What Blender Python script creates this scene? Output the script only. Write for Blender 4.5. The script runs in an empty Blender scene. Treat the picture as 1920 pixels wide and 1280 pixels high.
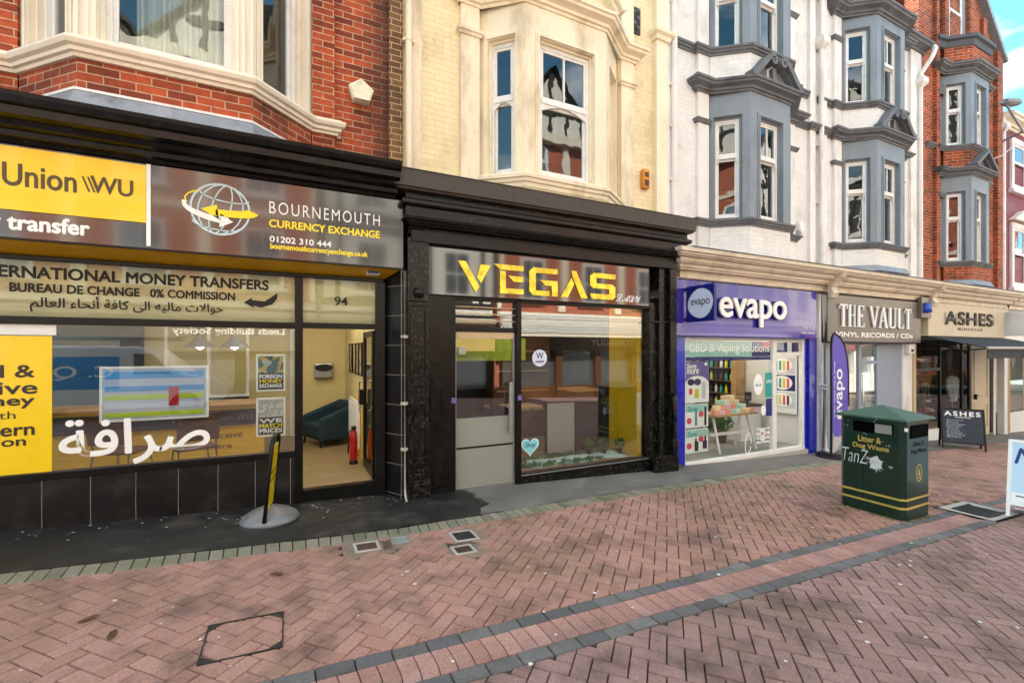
import bpy, math, random
from mathutils import Matrix, Vector
R = math.radians
random.seed(7)
SC = bpy.context.scene
COL = SC.collection
# ------------------------------------------------------------------ camera, sky, sun, exposure
EYE = 1.74
cd = bpy.data.cameras.new('camera'); cam = bpy.data.objects.new('camera', cd); COL.objects.link(cam)
cam.location = (0, 0, EYE); YAW = math.atan(847 / 1730); cam.rotation_euler = (R(90), 0, -YAW)
cd.sensor_width = 36; cd.lens = 36 * 847 / 1920; cd.shift_y = 16 / 1920; cd.clip_start = .05; cd.clip_end = 2000
SC.camera = cam
SUN_EL, SUN_AZ = R(43), R(-14)          # sun stands behind the shops (azimuth from +Y towards +X)
sd = Vector((math.sin(SUN_AZ) * math.cos(SUN_EL), math.cos(SUN_AZ) * math.cos(SUN_EL), math.sin(SUN_EL)))
sl = bpy.data.lights.new('sun', 'SUN'); sl.energy = 5; sl.angle = R(.5); sl.color = (1, .93, .82)
so = bpy.data.objects.new('sun', sl); COL.objects.link(so); so.rotation_euler = sd.to_track_quat('Z', 'Y').to_euler()
W = bpy.data.worlds.new('World'); SC.world = W; W.use_nodes = True
nt = W.node_tree; bg = nt.nodes['Background']; bg.inputs[1].default_value = .15
sky = nt.nodes.new('ShaderNodeTexSky'); sky.sky_type = 'NISHITA'; sky.sun_disc = False
sky.sun_elevation = SUN_EL; sky.sun_rotation = SUN_AZ; sky.ozone_density = 1.0; sky.air_density = 1.0; sky.dust_density = .6
tc = nt.nodes.new('ShaderNodeTexCoord'); mp = nt.nodes.new('ShaderNodeMapping'); mp.inputs['Scale'].default_value = (1.6, 1.6, 4)
mp.inputs['Location'].default_value = (1.7, .5, .3)
nz = nt.nodes.new('ShaderNodeTexNoise'); nz.inputs['Scale'].default_value = 1.7; nz.inputs['Detail'].default_value = 7
rp = nt.nodes.new('ShaderNodeValToRGB'); rp.color_ramp.elements[0].position = .47; rp.color_ramp.elements[1].position = .66
mx = nt.nodes.new('ShaderNodeMixRGB'); mx.inputs[2].default_value = (9.4, 9.1, 8.7, 1)
tn = nt.nodes.new('ShaderNodeMixRGB'); tn.blend_type = 'MULTIPLY'; tn.inputs[0].default_value = 1; tn.inputs[2].default_value = (.5, .93, .9, 1); nt.links.new(sky.outputs[0], tn.inputs[1])
for a, b in ((tc.outputs['Generated'], mp.inputs[0]), (mp.outputs[0], nz.inputs[0]), (nz.outputs[0], rp.inputs[0]), (rp.outputs[0], mx.inputs[0]), (tn.outputs[0], mx.inputs[1]), (mx.outputs[0], bg.inputs[0])):
    nt.links.new(a, b)
SC.view_settings.view_transform = 'Standard'; SC.view_settings.look = 'None'; SC.view_settings.gamma = 1
SC.view_settings.exposure = 1.88
SC.render.engine = 'CYCLES'
SC.cycles.use_denoising = True; SC.cycles.max_bounces = 8; SC.cycles.transparent_max_bounces = 16
SC.cycles.caustics_reflective = True; SC.cycles.use_guiding = True; SC.cycles.guiding_training_samples = 128; SC.cycles.caustics_refractive = False; SC.cycles.sample_clamp_indirect = 60

# ------------------------------------------------------------------ helpers
def S(h):
    v = [int(h[i:i + 2], 16) / 255 for i in (0, 2, 4)]
    return tuple(((c + .055) / 1.055) ** 2.4 if c > .04045 else c / 12.92 for c in v) + (1,)
_c, _s = math.cos(YAW), math.sin(YAW)
def F(px, py, Y):                        # where the photo's pixel meets the vertical plane y = Y
    u = (px - 960) / 847; v = (656 - py) / 847; t = Y / (_c - u * _s)
    return t * (_s + u * _c), EYE + t * v
def FX(px, Y): return F(px, 656, Y)[0]
def gz(x): return -.04 * x
def fr(x, y, z, a=0, tilt=0):
    return Matrix.Translation((x, y, z)) @ Matrix.Rotation(a, 4, 'Z') @ Matrix.Rotation(tilt, 4, 'X')
def rootloc(o):
    v = Vector((0, 0, 0))
    while o is not None: v += o.location; o = o.parent
    return v

class MB:
    def __init__(s, M=None): s.v = []; s.f = []; s.mi = []; s.sm = []; s.M = M or Matrix(); s.m = 0; s.smooth = False
    def add(s, vs, fs, smooth=None):
        n = len(s.v); s.v += [s.M @ Vector(p) for p in vs]
        for f in fs: s.f.append([n + i for i in f]); s.mi.append(s.m); s.sm.append(s.smooth if smooth is None else smooth)
        return s
    def box(s, x0, x1, y0, y1, z0, z1):
        if x1 < x0: x0, x1 = x1, x0
        return s.add([(x0, y0, z0), (x1, y0, z0), (x1, y1, z0), (x0, y1, z0), (x0, y0, z1), (x1, y0, z1), (x1, y1, z1), (x0, y1, z1)],
                     [(0, 3, 2, 1), (4, 5, 6, 7), (0, 1, 5, 4), (1, 2, 6, 5), (2, 3, 7, 6), (3, 0, 4, 7)])
    def quad(s, *p): return s.add(p, [tuple(range(len(p)))])
    def fq(s, x0, x1, z0, z1, y): return s.quad((x0, y, z0), (x1, y, z0), (x1, y, z1), (x0, y, z1))
    def frame(s, x0, x1, z0, z1, y0, y1, w, wb=None, wt=None):
        wb = w if wb is None else wb; wt = w if wt is None else wt
        s.box(x0, x0 + w, y0, y1, z0, z1); s.box(x1 - w, x1, y0, y1, z0, z1)
        s.box(x0 + w, x1 - w, y0, y1, z0, z0 + wb); s.box(x0 + w, x1 - w, y0, y1, z1 - wt, z1); return s
    def poly(s, pts, d, y=0):            # prism of a 2-d outline (u,z), from y-d to y
        a = sum(p[0] * q[1] - q[0] * p[1] for p, q in zip(pts, pts[1:] + pts[:1]))
        if a < 0: pts = pts[::-1]
        n = len(pts)
        return s.add([(u, y - d, z) for u, z in pts] + [(u, y, z) for u, z in pts],
                     [tuple(range(n)), tuple(range(2 * n - 1, n - 1, -1))] + [(i, n + i, n + (i + 1) % n, (i + 1) % n) for i in range(n)])
    def ribbon(s, pts, w, d, y=0, closed=False):
        n = len(pts); A = []; B = []
        for i in range(n):
            p0 = pts[i - 1] if (i or closed) else pts[i]; p1 = pts[(i + 1) % n] if (i < n - 1 or closed) else pts[i]
            dx, dz = p1[0] - p0[0], p1[1] - p0[1]; l = math.hypot(dx, dz) or 1
            ww = w[i] if isinstance(w, (list, tuple)) else w
            A.append((pts[i][0] - dz / l * ww / 2, pts[i][1] + dx / l * ww / 2)); B.append((pts[i][0] + dz / l * ww / 2, pts[i][1] - dx / l * ww / 2))
        for i in range(n if closed else n - 1):
            j = (i + 1) % n; s.poly([A[i], B[i], B[j], A[j]], d, y)
        return s
    def prism(s, pts, z0, z1):           # plan outline (x,y)
        a = sum(p[0] * q[1] - q[0] * p[1] for p, q in zip(pts, pts[1:] + pts[:1]))
        if a < 0: pts = pts[::-1]
        n = len(pts); Z = (lambda p, z: z(p) if callable(z) else z)
        return s.add([(x, y, Z((x, y), z0)) for x, y in pts] + [(x, y, Z((x, y), z1)) for x, y in pts],
                     [tuple(range(n - 1, -1, -1)), tuple(range(n, 2 * n))] + [(i, (i + 1) % n, n + (i + 1) % n, n + i) for i in range(n)])
    def sweep(s, path, prof, caps=True, smooth=False):  # prof: (outward d, z) from bottom to top, path left to right
        n = len(path); N = []
        for i in range(n - 1):
            dx, dy = path[i + 1][0] - path[i][0], path[i + 1][1] - path[i][1]; l = math.hypot(dx, dy); N.append((dy / l, -dx / l))
        rows = []
        for i in range(n):
            a = N[max(i - 1, 0)]; b = N[min(i, n - 2)]; k = 1 + a[0] * b[0] + a[1] * b[1]
            m = ((a[0] + b[0]) / k, (a[1] + b[1]) / k)
            rows.append([(path[i][0] + m[0] * d, path[i][1] + m[1] * d, z) for d, z in prof])
        k = len(prof); vs = [p for r in rows for p in r]; fs = []
        for i in range(n - 1):
            for j in range(k - 1): fs.append((i * k + j, (i + 1) * k + j, (i + 1) * k + j + 1, i * k + j + 1))
        if caps: fs += [tuple(range(k - 1, -1, -1)), tuple((n - 1) * k + j for j in range(k))]
        return s.add(vs, fs, smooth)
    def tube(s, path, r, n=8, caps=True):
        P = [Vector(p) for p in path]; rows = []; up = Vector((0, 0, 1))
        for i, p in enumerate(P):
            t = ((P[min(i + 1, len(P) - 1)] - P[i]).normalized() + (P[i] - P[max(i - 1, 0)]).normalized()).normalized()
            a = t.cross(up)
            if a.length < .05: a = t.cross(Vector((0, 1, 0)))
            a.normalize(); b = a.cross(t); rr = r[i] if isinstance(r, (list, tuple)) else r
            rows.append([p + (a * math.cos(2 * math.pi * j / n) + b * math.sin(2 * math.pi * j / n)) * rr for j in range(n)])
        vs = [q for w in rows for q in w]; fs = []
        for i in range(len(P) - 1):
            for j in range(n): fs.append((i * n + j, i * n + (j + 1) % n, (i + 1) * n + (j + 1) % n, (i + 1) * n + j))
        s.add(vs, fs, True)
        if caps: s.add(rows[0], [tuple(range(n - 1, -1, -1))], False); s.add(rows[-1], [tuple(range(n))], False)
        return s
    def lathe(s, c, prof, n=20, sx=1, sy=1, smooth=True):
        k = len(prof); vs = []; fs = []
        for i in range(n):
            a = 2 * math.pi * i / n
            vs += [(c[0] + r * math.cos(a) * sx, c[1] + r * math.sin(a) * sy, c[2] + z) for r, z in prof]
        for i in range(n):
            j = (i + 1) % n
            for q in range(k - 1): fs.append((i * k + q, j * k + q, j * k + q + 1, i * k + q + 1))
        s.add(vs, fs, smooth); s.add([vs[i * k + k - 1] for i in range(n)], [tuple(range(n))], False); s.add([vs[i * k] for i in range(n)], [tuple(range(n - 1, -1, -1))], False)
        return s
    def build(s, name, mats, parent=None, bevel=0, col=None):
        me = bpy.data.meshes.new(name); off = rootloc(parent)
        if parent is None and s.v:
            xs = [v.x for v in s.v]; ys = [v.y for v in s.v]; off = Vector(((min(xs) + max(xs)) / 2, (min(ys) + max(ys)) / 2, min(v.z for v in s.v)))
        me.from_pydata([v - off for v in s.v], [], s.f)
        for m in (mats if isinstance(mats, (list, tuple)) else [mats]): me.materials.append(m)
        uv = me.uv_layers.new(name='UVMap'); me.update()
        for p in me.polygons:
            p.material_index = s.mi[p.index]; p.use_smooth = s.sm[p.index]; nx, ny, nz_ = p.normal
            if abs(nz_) > .75: tx, ty = Vector((1, 0, 0)), Vector((0, 1, 0))
            else:
                l = math.hypot(nx, ny); tx, ty = Vector((-ny / l, nx / l, 0)), Vector((0, 0, 1))
            for li in p.loop_indices:
                q = s.v[me.loops[li].vertex_index]; uv.data[li].uv = (q.dot(tx), q.dot(ty))
        if col is not None:
            ca = me.color_attributes.new('pick', 'FLOAT_COLOR', 'CORNER')
            for p in me.polygons:
                for li in p.loop_indices: ca.data[li].color = (*col[p.index], 1)
        o = bpy.data.objects.new(name, me); COL.objects.link(o); o.parent = parent
        if parent is None: o.location = off
        if bevel:
            b = o.modifiers.new('bevel', 'BEVEL'); b.width = bevel; b.segments = 2; b.limit_method = 'ANGLE'; b.angle_limit = R(40)
        return o
def tag(o, label, cat, group=None, kind=None):
    if label: o['label'] = label
    if cat: o['category'] = cat
    if group: o['group'] = group
    if kind: o['kind'] = kind
    return o
def thing(name, label, cat, loc, group=None):
    o = bpy.data.objects.new(name, None); COL.objects.link(o); o.location = loc; o.empty_display_size = .1
    return tag(o, label, cat, group)
def dup(o, loc, label=None, rz=None, scale=None):
    c = o.copy(); COL.objects.link(c); c.location = loc
    if label: c['label'] = label
    if rz is not None: c.rotation_euler.z = rz
    if scale: c.scale = scale
    for ch in list(o.children):
        d = ch.copy(); COL.objects.link(d); d.parent = c
        for g in list(ch.children):
            e = g.copy(); COL.objects.link(e); e.parent = d
    return c
def lab(o, t): o['label'] = t; return o
def text(name, body, mat, parent, M, x0, x1, z0, z1, d=.003, off=0, y=0, shear=0, spacing=1.0, keep=False, label=None, bold=0):
    cu = bpy.data.curves.new('t', 'FONT'); cu.body = body; cu.offset = off; cu.shear = shear; cu.space_character = spacing; cu.extrude = .01; cu.resolution_u = 5
    o = bpy.data.objects.new('t', cu); COL.objects.link(o); bpy.context.view_layer.update()
    me = bpy.data.meshes.new_from_object(o.evaluated_get(bpy.context.evaluated_depsgraph_get())); me.name = name
    bpy.data.objects.remove(o); bpy.data.curves.remove(cu)
    vs = [v.co.copy() for v in me.vertices]; ax, bx = min(v.x for v in vs), max(v.x for v in vs); ay, by = min(v.y for v in vs), max(v.y for v in vs)
    kx = (x1 - x0) / (bx - ax); kz = (z1 - z0) / (by - ay)
    if keep: kx = kz
    off_ = rootloc(parent)
    for v, q in zip(me.vertices, vs):
        v.co = M @ Vector((x0 + (q.x - ax) * kx, y - d * (.5 + q.z / .02), z0 + (q.y - ay) * kz)) - off_
    if bold:                             # heavier strokes: the glyphs repeated round a small circle, each a hair behind the last
        n = len(me.vertices); B = [v.co.copy() for v in me.vertices]; P = [list(q.vertices) for q in me.polygons]; V = list(B); Fs = list(P); rr = bold * (z1 - z0)
        for k in range(8):
            q = k * .7854; sh = M.to_3x3() @ Vector((rr * math.cos(q), .00012 * (k + 1), rr * math.sin(q))); V += [b + sh for b in B]; Fs += [[i + n * (k + 1) for i in f] for f in P]
        bpy.data.meshes.remove(me); me = bpy.data.meshes.new(name); me.from_pydata(V, [], Fs); me.update()
    me.materials.clear(); me.materials.append(mat)
    ob = bpy.data.objects.new(name, me); COL.objects.link(ob); ob.parent = parent
    if label: ob['label'] = label
    return ob

# ------------------------------------------------------------------ materials
def nodes(name):
    m = bpy.data.materials.new(name); m.use_nodes = True; t = m.node_tree; b = t.nodes['Principled BSDF']
    return m, t, b, (lambda ty: t.nodes.new('ShaderNode' + ty)), t.links.new
def mat(name, col, rough=.5, metal=0, var=.12, vs=3.0, bump=0, bs=60, dirt=None, spec=.5, coat=0, stretch=(1, 1, 1), emit=0, rvar=.15):
    if isinstance(col, str): col = S(col)
    m, t, b, N, L = nodes(name)
    g = N('NewGeometry'); mp = N('Mapping'); mp.inputs['Scale'].default_value = stretch; L(g.outputs['Position'], mp.inputs[0])
    n = N('TexNoise'); n.inputs['Scale'].default_value = vs; n.inputs['Detail'].default_value = 6; L(mp.outputs[0], n.inputs[0])
    mr = N('MapRange'); mr.inputs[1].default_value = .3; mr.inputs[2].default_value = .7; mr.inputs[3].default_value = 1 - var; mr.inputs[4].default_value = 1 + var; L(n.outputs[0], mr.inputs[0])
    h = N('HueSaturation'); h.inputs['Color'].default_value = col; L(mr.outputs[0], h.inputs['Value']); out = h.outputs[0]
    if dirt:                               # (colour, amount, scale[, stretch])
        n2 = N('TexNoise'); n2.inputs['Scale'].default_value = dirt[2]; n2.inputs['Detail'].default_value = 9; n2.inputs['Roughness'].default_value = .65
        mp2 = N('Mapping'); mp2.inputs['Scale'].default_value = dirt[3] if len(dirt) > 3 else (1, 1, 1); L(g.outputs['Position'], mp2.inputs[0]); L(mp2.outputs[0], n2.inputs[0])
        r = N('MapRange'); r.inputs[1].default_value = .52; r.inputs[2].default_value = .72; r.inputs[4].default_value = dirt[1]; L(n2.outputs[0], r.inputs[0])
        x = N('MixRGB'); x.inputs[2].default_value = S(dirt[0]) if isinstance(dirt[0], str) else dirt[0]; L(r.outputs[0], x.inputs[0]); L(out, x.inputs[1]); out = x.outputs[0]
    L(out, b.inputs['Base Color'])
    rr = N('MapRange'); rr.inputs[1].default_value = .3; rr.inputs[2].default_value = .7; rr.inputs[3].default_value = max(0.02, rough * (1 - rvar)); rr.inputs[4].default_value = min(1, rough * (1 + rvar)); L(n.outputs[0], rr.inputs[0]); L(rr.outputs[0], b.inputs['Roughness'])
    b.inputs['Metallic'].default_value = metal; b.inputs['Specular IOR Level'].default_value = spec; b.inputs['Coat Weight'].default_value = coat; b.inputs['Coat Roughness'].default_value = .05
    if bump:
        n3 = N('TexNoise'); n3.inputs['Scale'].default_value = bs; n3.inputs['Detail'].default_value = 5; L(g.outputs['Position'], n3.inputs[0])
        bp = N('Bump'); bp.inputs['Strength'].default_value = bump; bp.inputs['Distance'].default_value = .01; L(n3.outputs[0], bp.inputs['Height']); L(bp.outputs[0], b.inputs['Normal'])
    if emit: b.inputs['Emission Color'].default_value = col; b.inputs['Emission Strength'].default_value = emit
    return m
def brick(name, c1, c2, mortar, bw=.225, rh=.075, ms=.011, stain=None, bump=.5, rough=.85, offset=.5, hue=.25, stainbox=None):
    m, t, b, N, L = nodes(name)
    uv = N('UVMap'); uv.uv_map = 'UVMap'; g = N('NewGeometry')
    wob = N('TexNoise'); wob.inputs['Scale'].default_value = 9; L(g.outputs['Position'], wob.inputs[0])
    va = N('VectorMath'); va.operation = 'MULTIPLY_ADD'; va.inputs[1].default_value = (.008, .006, 0); L(wob.outputs['Color'], va.inputs[0]); L(uv.outputs[0], va.inputs[2])
    bt = N('TexBrick'); bt.offset = offset; bt.inputs['Scale'].default_value = 1; bt.inputs['Brick Width'].default_value = bw; bt.inputs['Row Height'].default_value = rh; bt.inputs['Mortar Size'].default_value = ms * .5; bt.inputs['Mortar Smooth'].default_value = .25
    bt.inputs['Color1'].default_value = S(c1); bt.inputs['Color2'].default_value = S(c2); bt.inputs['Mortar'].default_value = S(mortar); bt.inputs['Bias'].default_value = -.1; L(va.outputs[0], bt.inputs[0])
    n = N('TexNoise'); n.inputs['Scale'].default_value = 14; n.inputs['Detail'].default_value = 8; L(g.outputs['Position'], n.inputs[0])
    n4 = N('TexNoise'); n4.inputs['Scale'].default_value = .9; n4.inputs['Detail'].default_value = 5; L(g.outputs['Position'], n4.inputs[0])
    ad = N('Math'); ad.operation = 'ADD'; L(n.outputs[0], ad.inputs[0]); L(n4.outputs[0], ad.inputs[1])
    mr = N('MapRange'); mr.inputs[1].default_value = .7; mr.inputs[2].default_value = 1.3; mr.inputs[3].default_value = 1 - hue; mr.inputs[4].default_value = 1 + hue; L(ad.outputs[0], mr.inputs[0])
    h = N('HueSaturation'); L(bt.outputs[0], h.inputs['Color']); L(mr.outputs[0], h.inputs['Value']); out = h.outputs[0]
    if stain:
        n2 = N('TexNoise'); n2.inputs['Scale'].default_value = stain[2]; n2.inputs['Detail'].default_value = 9; n2.inputs['Roughness'].default_value = .7; L(g.outputs['Position'], n2.inputs[0])
        r = N('MapRange'); r.inputs[1].default_value = .5; r.inputs[2].default_value = .7; r.inputs[4].default_value = stain[1]; L(n2.outputs[0], r.inputs[0]); fac = r.outputs[0]
        if stainbox:                       # a sooty, mossy stripe that runs down the wall beside a leaking pipe
            sp = N('SeparateXYZ'); L(g.outputs['Position'], sp.inputs[0]); q = N('MapRange'); q.inputs[1].default_value = stainbox[0]; q.inputs[2].default_value = stainbox[1]; q.interpolation_type = 'SMOOTHSTEP'
            am = N('Math'); am.operation = 'MULTIPLY_ADD'; am.inputs[1].default_value = .5; L(n2.outputs[0], am.inputs[0]); L(sp.outputs[0], am.inputs[2]); L(am.outputs[0], q.inputs[0])
            mu = N('Math'); mu.operation = 'MULTIPLY'; L(q.outputs[0], mu.inputs[0]); mu.inputs[1].default_value = .85; fac = mu.outputs[0]
        x = N('MixRGB'); x.inputs[2].default_value = S(stain[0]); L(fac, x.inputs[0]); L(out, x.inputs[1]); out = x.outputs[0]
    L(out, b.inputs['Base Color']); b.inputs['Roughness'].default_value = rough
    iv = N('Math'); iv.operation = 'MULTIPLY_ADD'; iv.inputs[1].default_value = -1; L(bt.outputs['Fac'], iv.inputs[0]); nn = N('Math'); nn.operation = 'MULTIPLY'; nn.inputs[1].default_value = .6; L(n.outputs[0], nn.inputs[0]); L(nn.outputs[0], iv.inputs[2])
    bp = N('Bump'); bp.inputs['Strength'].default_value = bump; bp.inputs['Distance'].default_value = .012; L(iv.outputs[0], bp.inputs['Height']); L(bp.outputs[0], b.inputs['Normal'])
    return m
def glass(name, tint=(.86, .9, .88), k=1.7, wav=.0, base=.0, ws=2.5):
    m, t, b, N, L = nodes(name); t.nodes.remove(b); o = t.nodes['Material Output']
    fn = N('Fresnel'); gg = N('NewGeometry'); io = N('MapRange'); io.inputs[3].default_value = 1.5; io.inputs[4].default_value = 1 / 1.5; L(gg.outputs['Backfacing'], io.inputs[0]); L(io.outputs[0], fn.inputs[0]); mu = N('Math'); mu.operation = 'MULTIPLY_ADD'; mu.use_clamp = True; mu.inputs[1].default_value = k; mu.inputs[2].default_value = base; L(fn.outputs[0], mu.inputs[0])
    tr = N('BsdfTransparent'); tr.inputs[0].default_value = (*tint, 1); gl = N('BsdfGlossy'); gl.inputs['Roughness'].default_value = 0; mi = N('MixShader')
    L(mu.outputs[0], mi.inputs[0]); L(tr.outputs[0], mi.inputs[1]); L(gl.outputs[0], mi.inputs[2]); L(mi.outputs[0], o.inputs[0])
    if wav:
        g = N('NewGeometry'); n = N('TexNoise'); n.inputs['Scale'].default_value = ws; L(g.outputs['Position'], n.inputs[0]); bp = N('Bump'); bp.inputs['Strength'].default_value = wav; bp.inputs['Distance'].default_value = .02
        L(n.outputs[0], bp.inputs['Height']); L(bp.outputs[0], gl.inputs['Normal']); L(bp.outputs[0], fn.inputs['Normal'])
    return m
def picked(name, cols, rough=.8, stain=None, bump=.5, fine=90, stain2=None):
    m, t, b, N, L = nodes(name)
    a = N('VertexColor'); a.layer_name = 'pick'; sp = N('SeparateColor'); L(a.outputs[0], sp.inputs[0]); r = N('ValToRGB'); r.color_ramp.interpolation = 'LINEAR'
    e = r.color_ramp.elements; e[0].color = S(cols[0]); e[1].color = S(cols[-1])
    for i, c in enumerate(cols[1:-1]): k = e.new((i + 1) / (len(cols) - 1)); k.color = S(c)
    L(sp.outputs[0], r.inputs[0]); g = N('NewGeometry')
    n = N('TexNoise'); n.inputs['Scale'].default_value = fine; n.inputs['Detail'].default_value = 6; n.inputs['Roughness'].default_value = .7; L(g.outputs['Position'], n.inputs[0])
    mr = N('MapRange'); mr.inputs[1].default_value = .3; mr.inputs[2].default_value = .7; mr.inputs[3].default_value = .62; mr.inputs[4].default_value = 1.38; L(n.outputs[0], mr.inputs[0])
    h = N('HueSaturation'); L(r.outputs[0], h.inputs['Color']); L(mr.outputs[0], h.inputs['Value']); out = h.outputs[0]
    for st in (stain, stain2):
        if st:
            n2 = N('TexNoise'); n2.inputs['Scale'].default_value = st[2]; n2.inputs['Detail'].default_value = 8; n2.inputs['Roughness'].default_value = .6; L(g.outputs['Position'], n2.inputs[0])
            q = N('MapRange'); q.inputs[1].default_value = .48; q.inputs[2].default_value = .68; q.inputs[4].default_value = st[1]; L(n2.outputs[0], q.inputs[0])
            x = N('MixRGB'); x.inputs[2].default_value = S(st[0]); L(q.outputs[0], x.inputs[0]); L(out, x.inputs[1]); out = x.outputs[0]
    L(out, b.inputs['Base Color']); b.inputs['Roughness'].default_value = rough
    bp = N('Bump'); bp.inputs['Strength'].default_value = bump; bp.inputs['Distance'].default_value = .006; L(n.outputs[0], bp.inputs['Height']); L(bp.outputs[0], b.inputs['Normal'])
    return m

m_brick = brick('red_brick', 'a84a25', '632813', 'b3987a', stain=('33241a', .8, 1.6), hue=.34)
m_brickA = brick('red_brick_sooty', 'b04d24', '5c2010', 'bba082', stain=('2c2013', .8, 2.2), hue=.34, stainbox=(.8, 1.45))
m_brickE = brick('brown_quoin_brick', '7a5a33', '5b3a24', 'b9a583', stain=('2c2413', .7, 3), hue=.3)
m_cream = brick('cream_painted_brick', 'ead9ae', 'e6d4a6', 'ddca9e', bump=.55, rough=.6, stain=('a98a5a', .5, 1.6), hue=.05)
m_white = brick('white_painted_brick', 'e6e3dd', 'e2dfd9', 'dcd9d3', bump=.6, rough=.65, stain=('8f867b', .38, 1.7), hue=.06)
m_stucco = mat('cream_stucco', 'ebdec0', .55, var=.06, vs=2, bump=.15, bs=25, dirt=('9c7d50', .6, 2.6, (1, 1, .35)))
m_stuccoA = mat('pale_cream_paint', 'e6dcc6', .5, var=.05, vs=2, bump=.1, bs=25, dirt=('b39d78', .4, 2.5))
m_whitep = mat('white_stucco', 'e4e1db', .55, var=.06, vs=2, bump=.12, bs=25, dirt=('8d8377', .5, 2.0, (1, 1, .35)))
m_blue = mat('blue_grey_paint', '7f888f', .5, var=.09, vs=2, bump=.1, bs=30, dirt=('596067', .6, 2.8, (1, 1, .3)))
m_moul = mat('weathered_grey_moulding', '66696c', .7, var=.2, vs=5, bump=.3, bs=40, dirt=('3b3a37', .8, 3))
m_sash = mat('white_sash_paint', 'e4e2dc', .4, var=.04, vs=4, dirt=('a59d8d', .35, 5))
m_black = mat('black_gloss_paint', '0a0908', .3, var=.3, vs=6, bump=.14, bs=18, dirt=('3a362f', .3, 9), spec=.3)
m_blackv = mat('flaking_black_paint', '080807', .3, var=.3, vs=6, bump=.2, bs=22, dirt=('8b8578', .3, 24), spec=.3)
m_browncor = mat('weathered_brown_fascia', '3d352d', .55, var=.2, vs=3, bump=.25, bs=30, dirt=('1f1c18', .7, 6, (1, 1, .4)))
m_blackmetal = mat('black_frame', '090908', .35, var=.15, vs=5, spec=.3)
m_tile = brick('black_tile', '141212', '0e0d0d', '8d8377', bw=.345, rh=.72, ms=.006, bump=.15, rough=.3, offset=0, hue=.35, stain=('3b3632', .6, 3))
m_tileS = brick('black_pier_tile', '161415', '100f10', '9a9187', bw=.6, rh=.36, ms=.006, bump=.15, rough=.3, offset=0, hue=.2)
m_lead = mat('grey_lead', '8d9196', .55, .3, var=.15, vs=4, bump=.2, bs=12, dirt=('4c4b48', .6, 6))
m_glass = glass('shop_glass', k=1.6, base=.16, wav=.012, ws=1.2)
m_glassclear = glass('clear_shop_glass', k=1.2, base=.0, wav=.02)
m_glassold = glass('old_sash_glass', k=1.7, base=.05, wav=.08, tint=(.7, .75, .75))
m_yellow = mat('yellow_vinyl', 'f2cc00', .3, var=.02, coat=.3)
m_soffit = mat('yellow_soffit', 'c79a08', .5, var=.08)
m_signdark = mat('dark_brown_gloss_sign', '221b16', .12, var=.1, vs=1.2, spec=.9, coat=.5)
m_signblk = mat('black_gloss_sign', '120f0c', .06, var=.1, vs=1.2, spec=1, coat=.6, bump=.02, bs=2)
m_txw = mat('white_lettering', 'f2f2ee', .4, var=.02)
m_txdk = mat('dark_lettering', '2a241d', .4, var=.03)
m_txblk = mat('black_lettering', '0e0e0e', .65, var=.03)
m_txy = mat('yellow_lettering', 'fbdf10', .4, var=.02)
m_txg = mat('grey_lettering', '4a3c1a', .4, var=.03)
m_frost, _t, _b, _N, _L = nodes('cream_frosted_panel'); _b.inputs['Base Color'].default_value = S('cbc6ab'); _b.inputs['Roughness'].default_value = .4
_tl = _N('BsdfTranslucent'); _tl.inputs[0].default_value = S('c9c3a4'); _mx = _N('MixShader'); _mx.inputs[0].default_value = .55; _L(_b.outputs[0], _mx.inputs[1]); _L(_tl.outputs[0], _mx.inputs[2]); _L(_mx.outputs[0], _t.nodes['Material Output'].inputs[0])
m_pane94 = m_frost
m_cwall = mat('cream_interior_wall', 'd8c68d', .8, var=.03)
m_ceil = mat('white_ceiling', 'd9d6cd', .9, var=.02)
m_fl = mat('tan_floor', '85704c', .6, var=.08, vs=6)
m_flg = mat('grey_floor', '8b8a86', .5, var=.08)
m_wwall = mat('white_interior_wall', 'dcdad4', .8, var=.03)
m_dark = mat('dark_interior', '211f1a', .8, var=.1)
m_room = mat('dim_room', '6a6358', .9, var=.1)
m_curt = mat('net_curtain', 'd2d0bd', .9, var=.12, vs=8, stretch=(6, 6, .4))
m_gold = mat('gold_leaf', 'f2d838', .28, .15, var=.3, vs=9, bump=.05, bs=14)
m_alu = mat('brushed_aluminium', 'a6a8a6', .35, .7, var=.08, vs=10, stretch=(1, 1, 8))
m_plate = mat('frosted_grey_plate', '8d9186', .4, 0, var=.04, vs=2)
m_pale = mat('pale_wood_trim', 'c0a983', .5, var=.1)
m_beige = mat('beige_shop_cornice', 'd8ccb6', .5, var=.06, vs=2, bump=.1, bs=20, dirt=('8b7857', .45, 3))
m_eblue = mat('violet_gloss_fascia', '3f32a0', .13, var=.15, vs=1.5, coat=.6, bump=.04, bs=3)
m_pblue = mat('royal_blue_paint', '1424b4', .3, var=.1, coat=.3, dirt=('0d1766', .5, 4))
m_navy = mat('navy_vinyl', '121a6e', .35, var=.08)
m_oval = mat('pale_oval', 'cfd6ea', .4, var=.04)
m_mint = mat('mint_vinyl', '9fd0c4', .4, var=.06)
m_vault = mat('taupe_fascia', '6d675e', .35, var=.07, vs=2, dirt=('55504a', .4, 4))
m_ashes = mat('pale_beige_fascia', 'c6b79c', .45, var=.06, vs=2, dirt=('9a8a6d', .35, 3))
m_greyp = mat('blue_grey_shopfront', '8d98a6', .5, var=.06)
m_awn = mat('navy_awning_cloth', '1d2630', .75, var=.12, vs=8, bump=.15, bs=200)
m_maroon = mat('maroon_render', '7b2a3c', .6, var=.08, vs=2, dirt=('5b1f2c', .4, 3))
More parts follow.
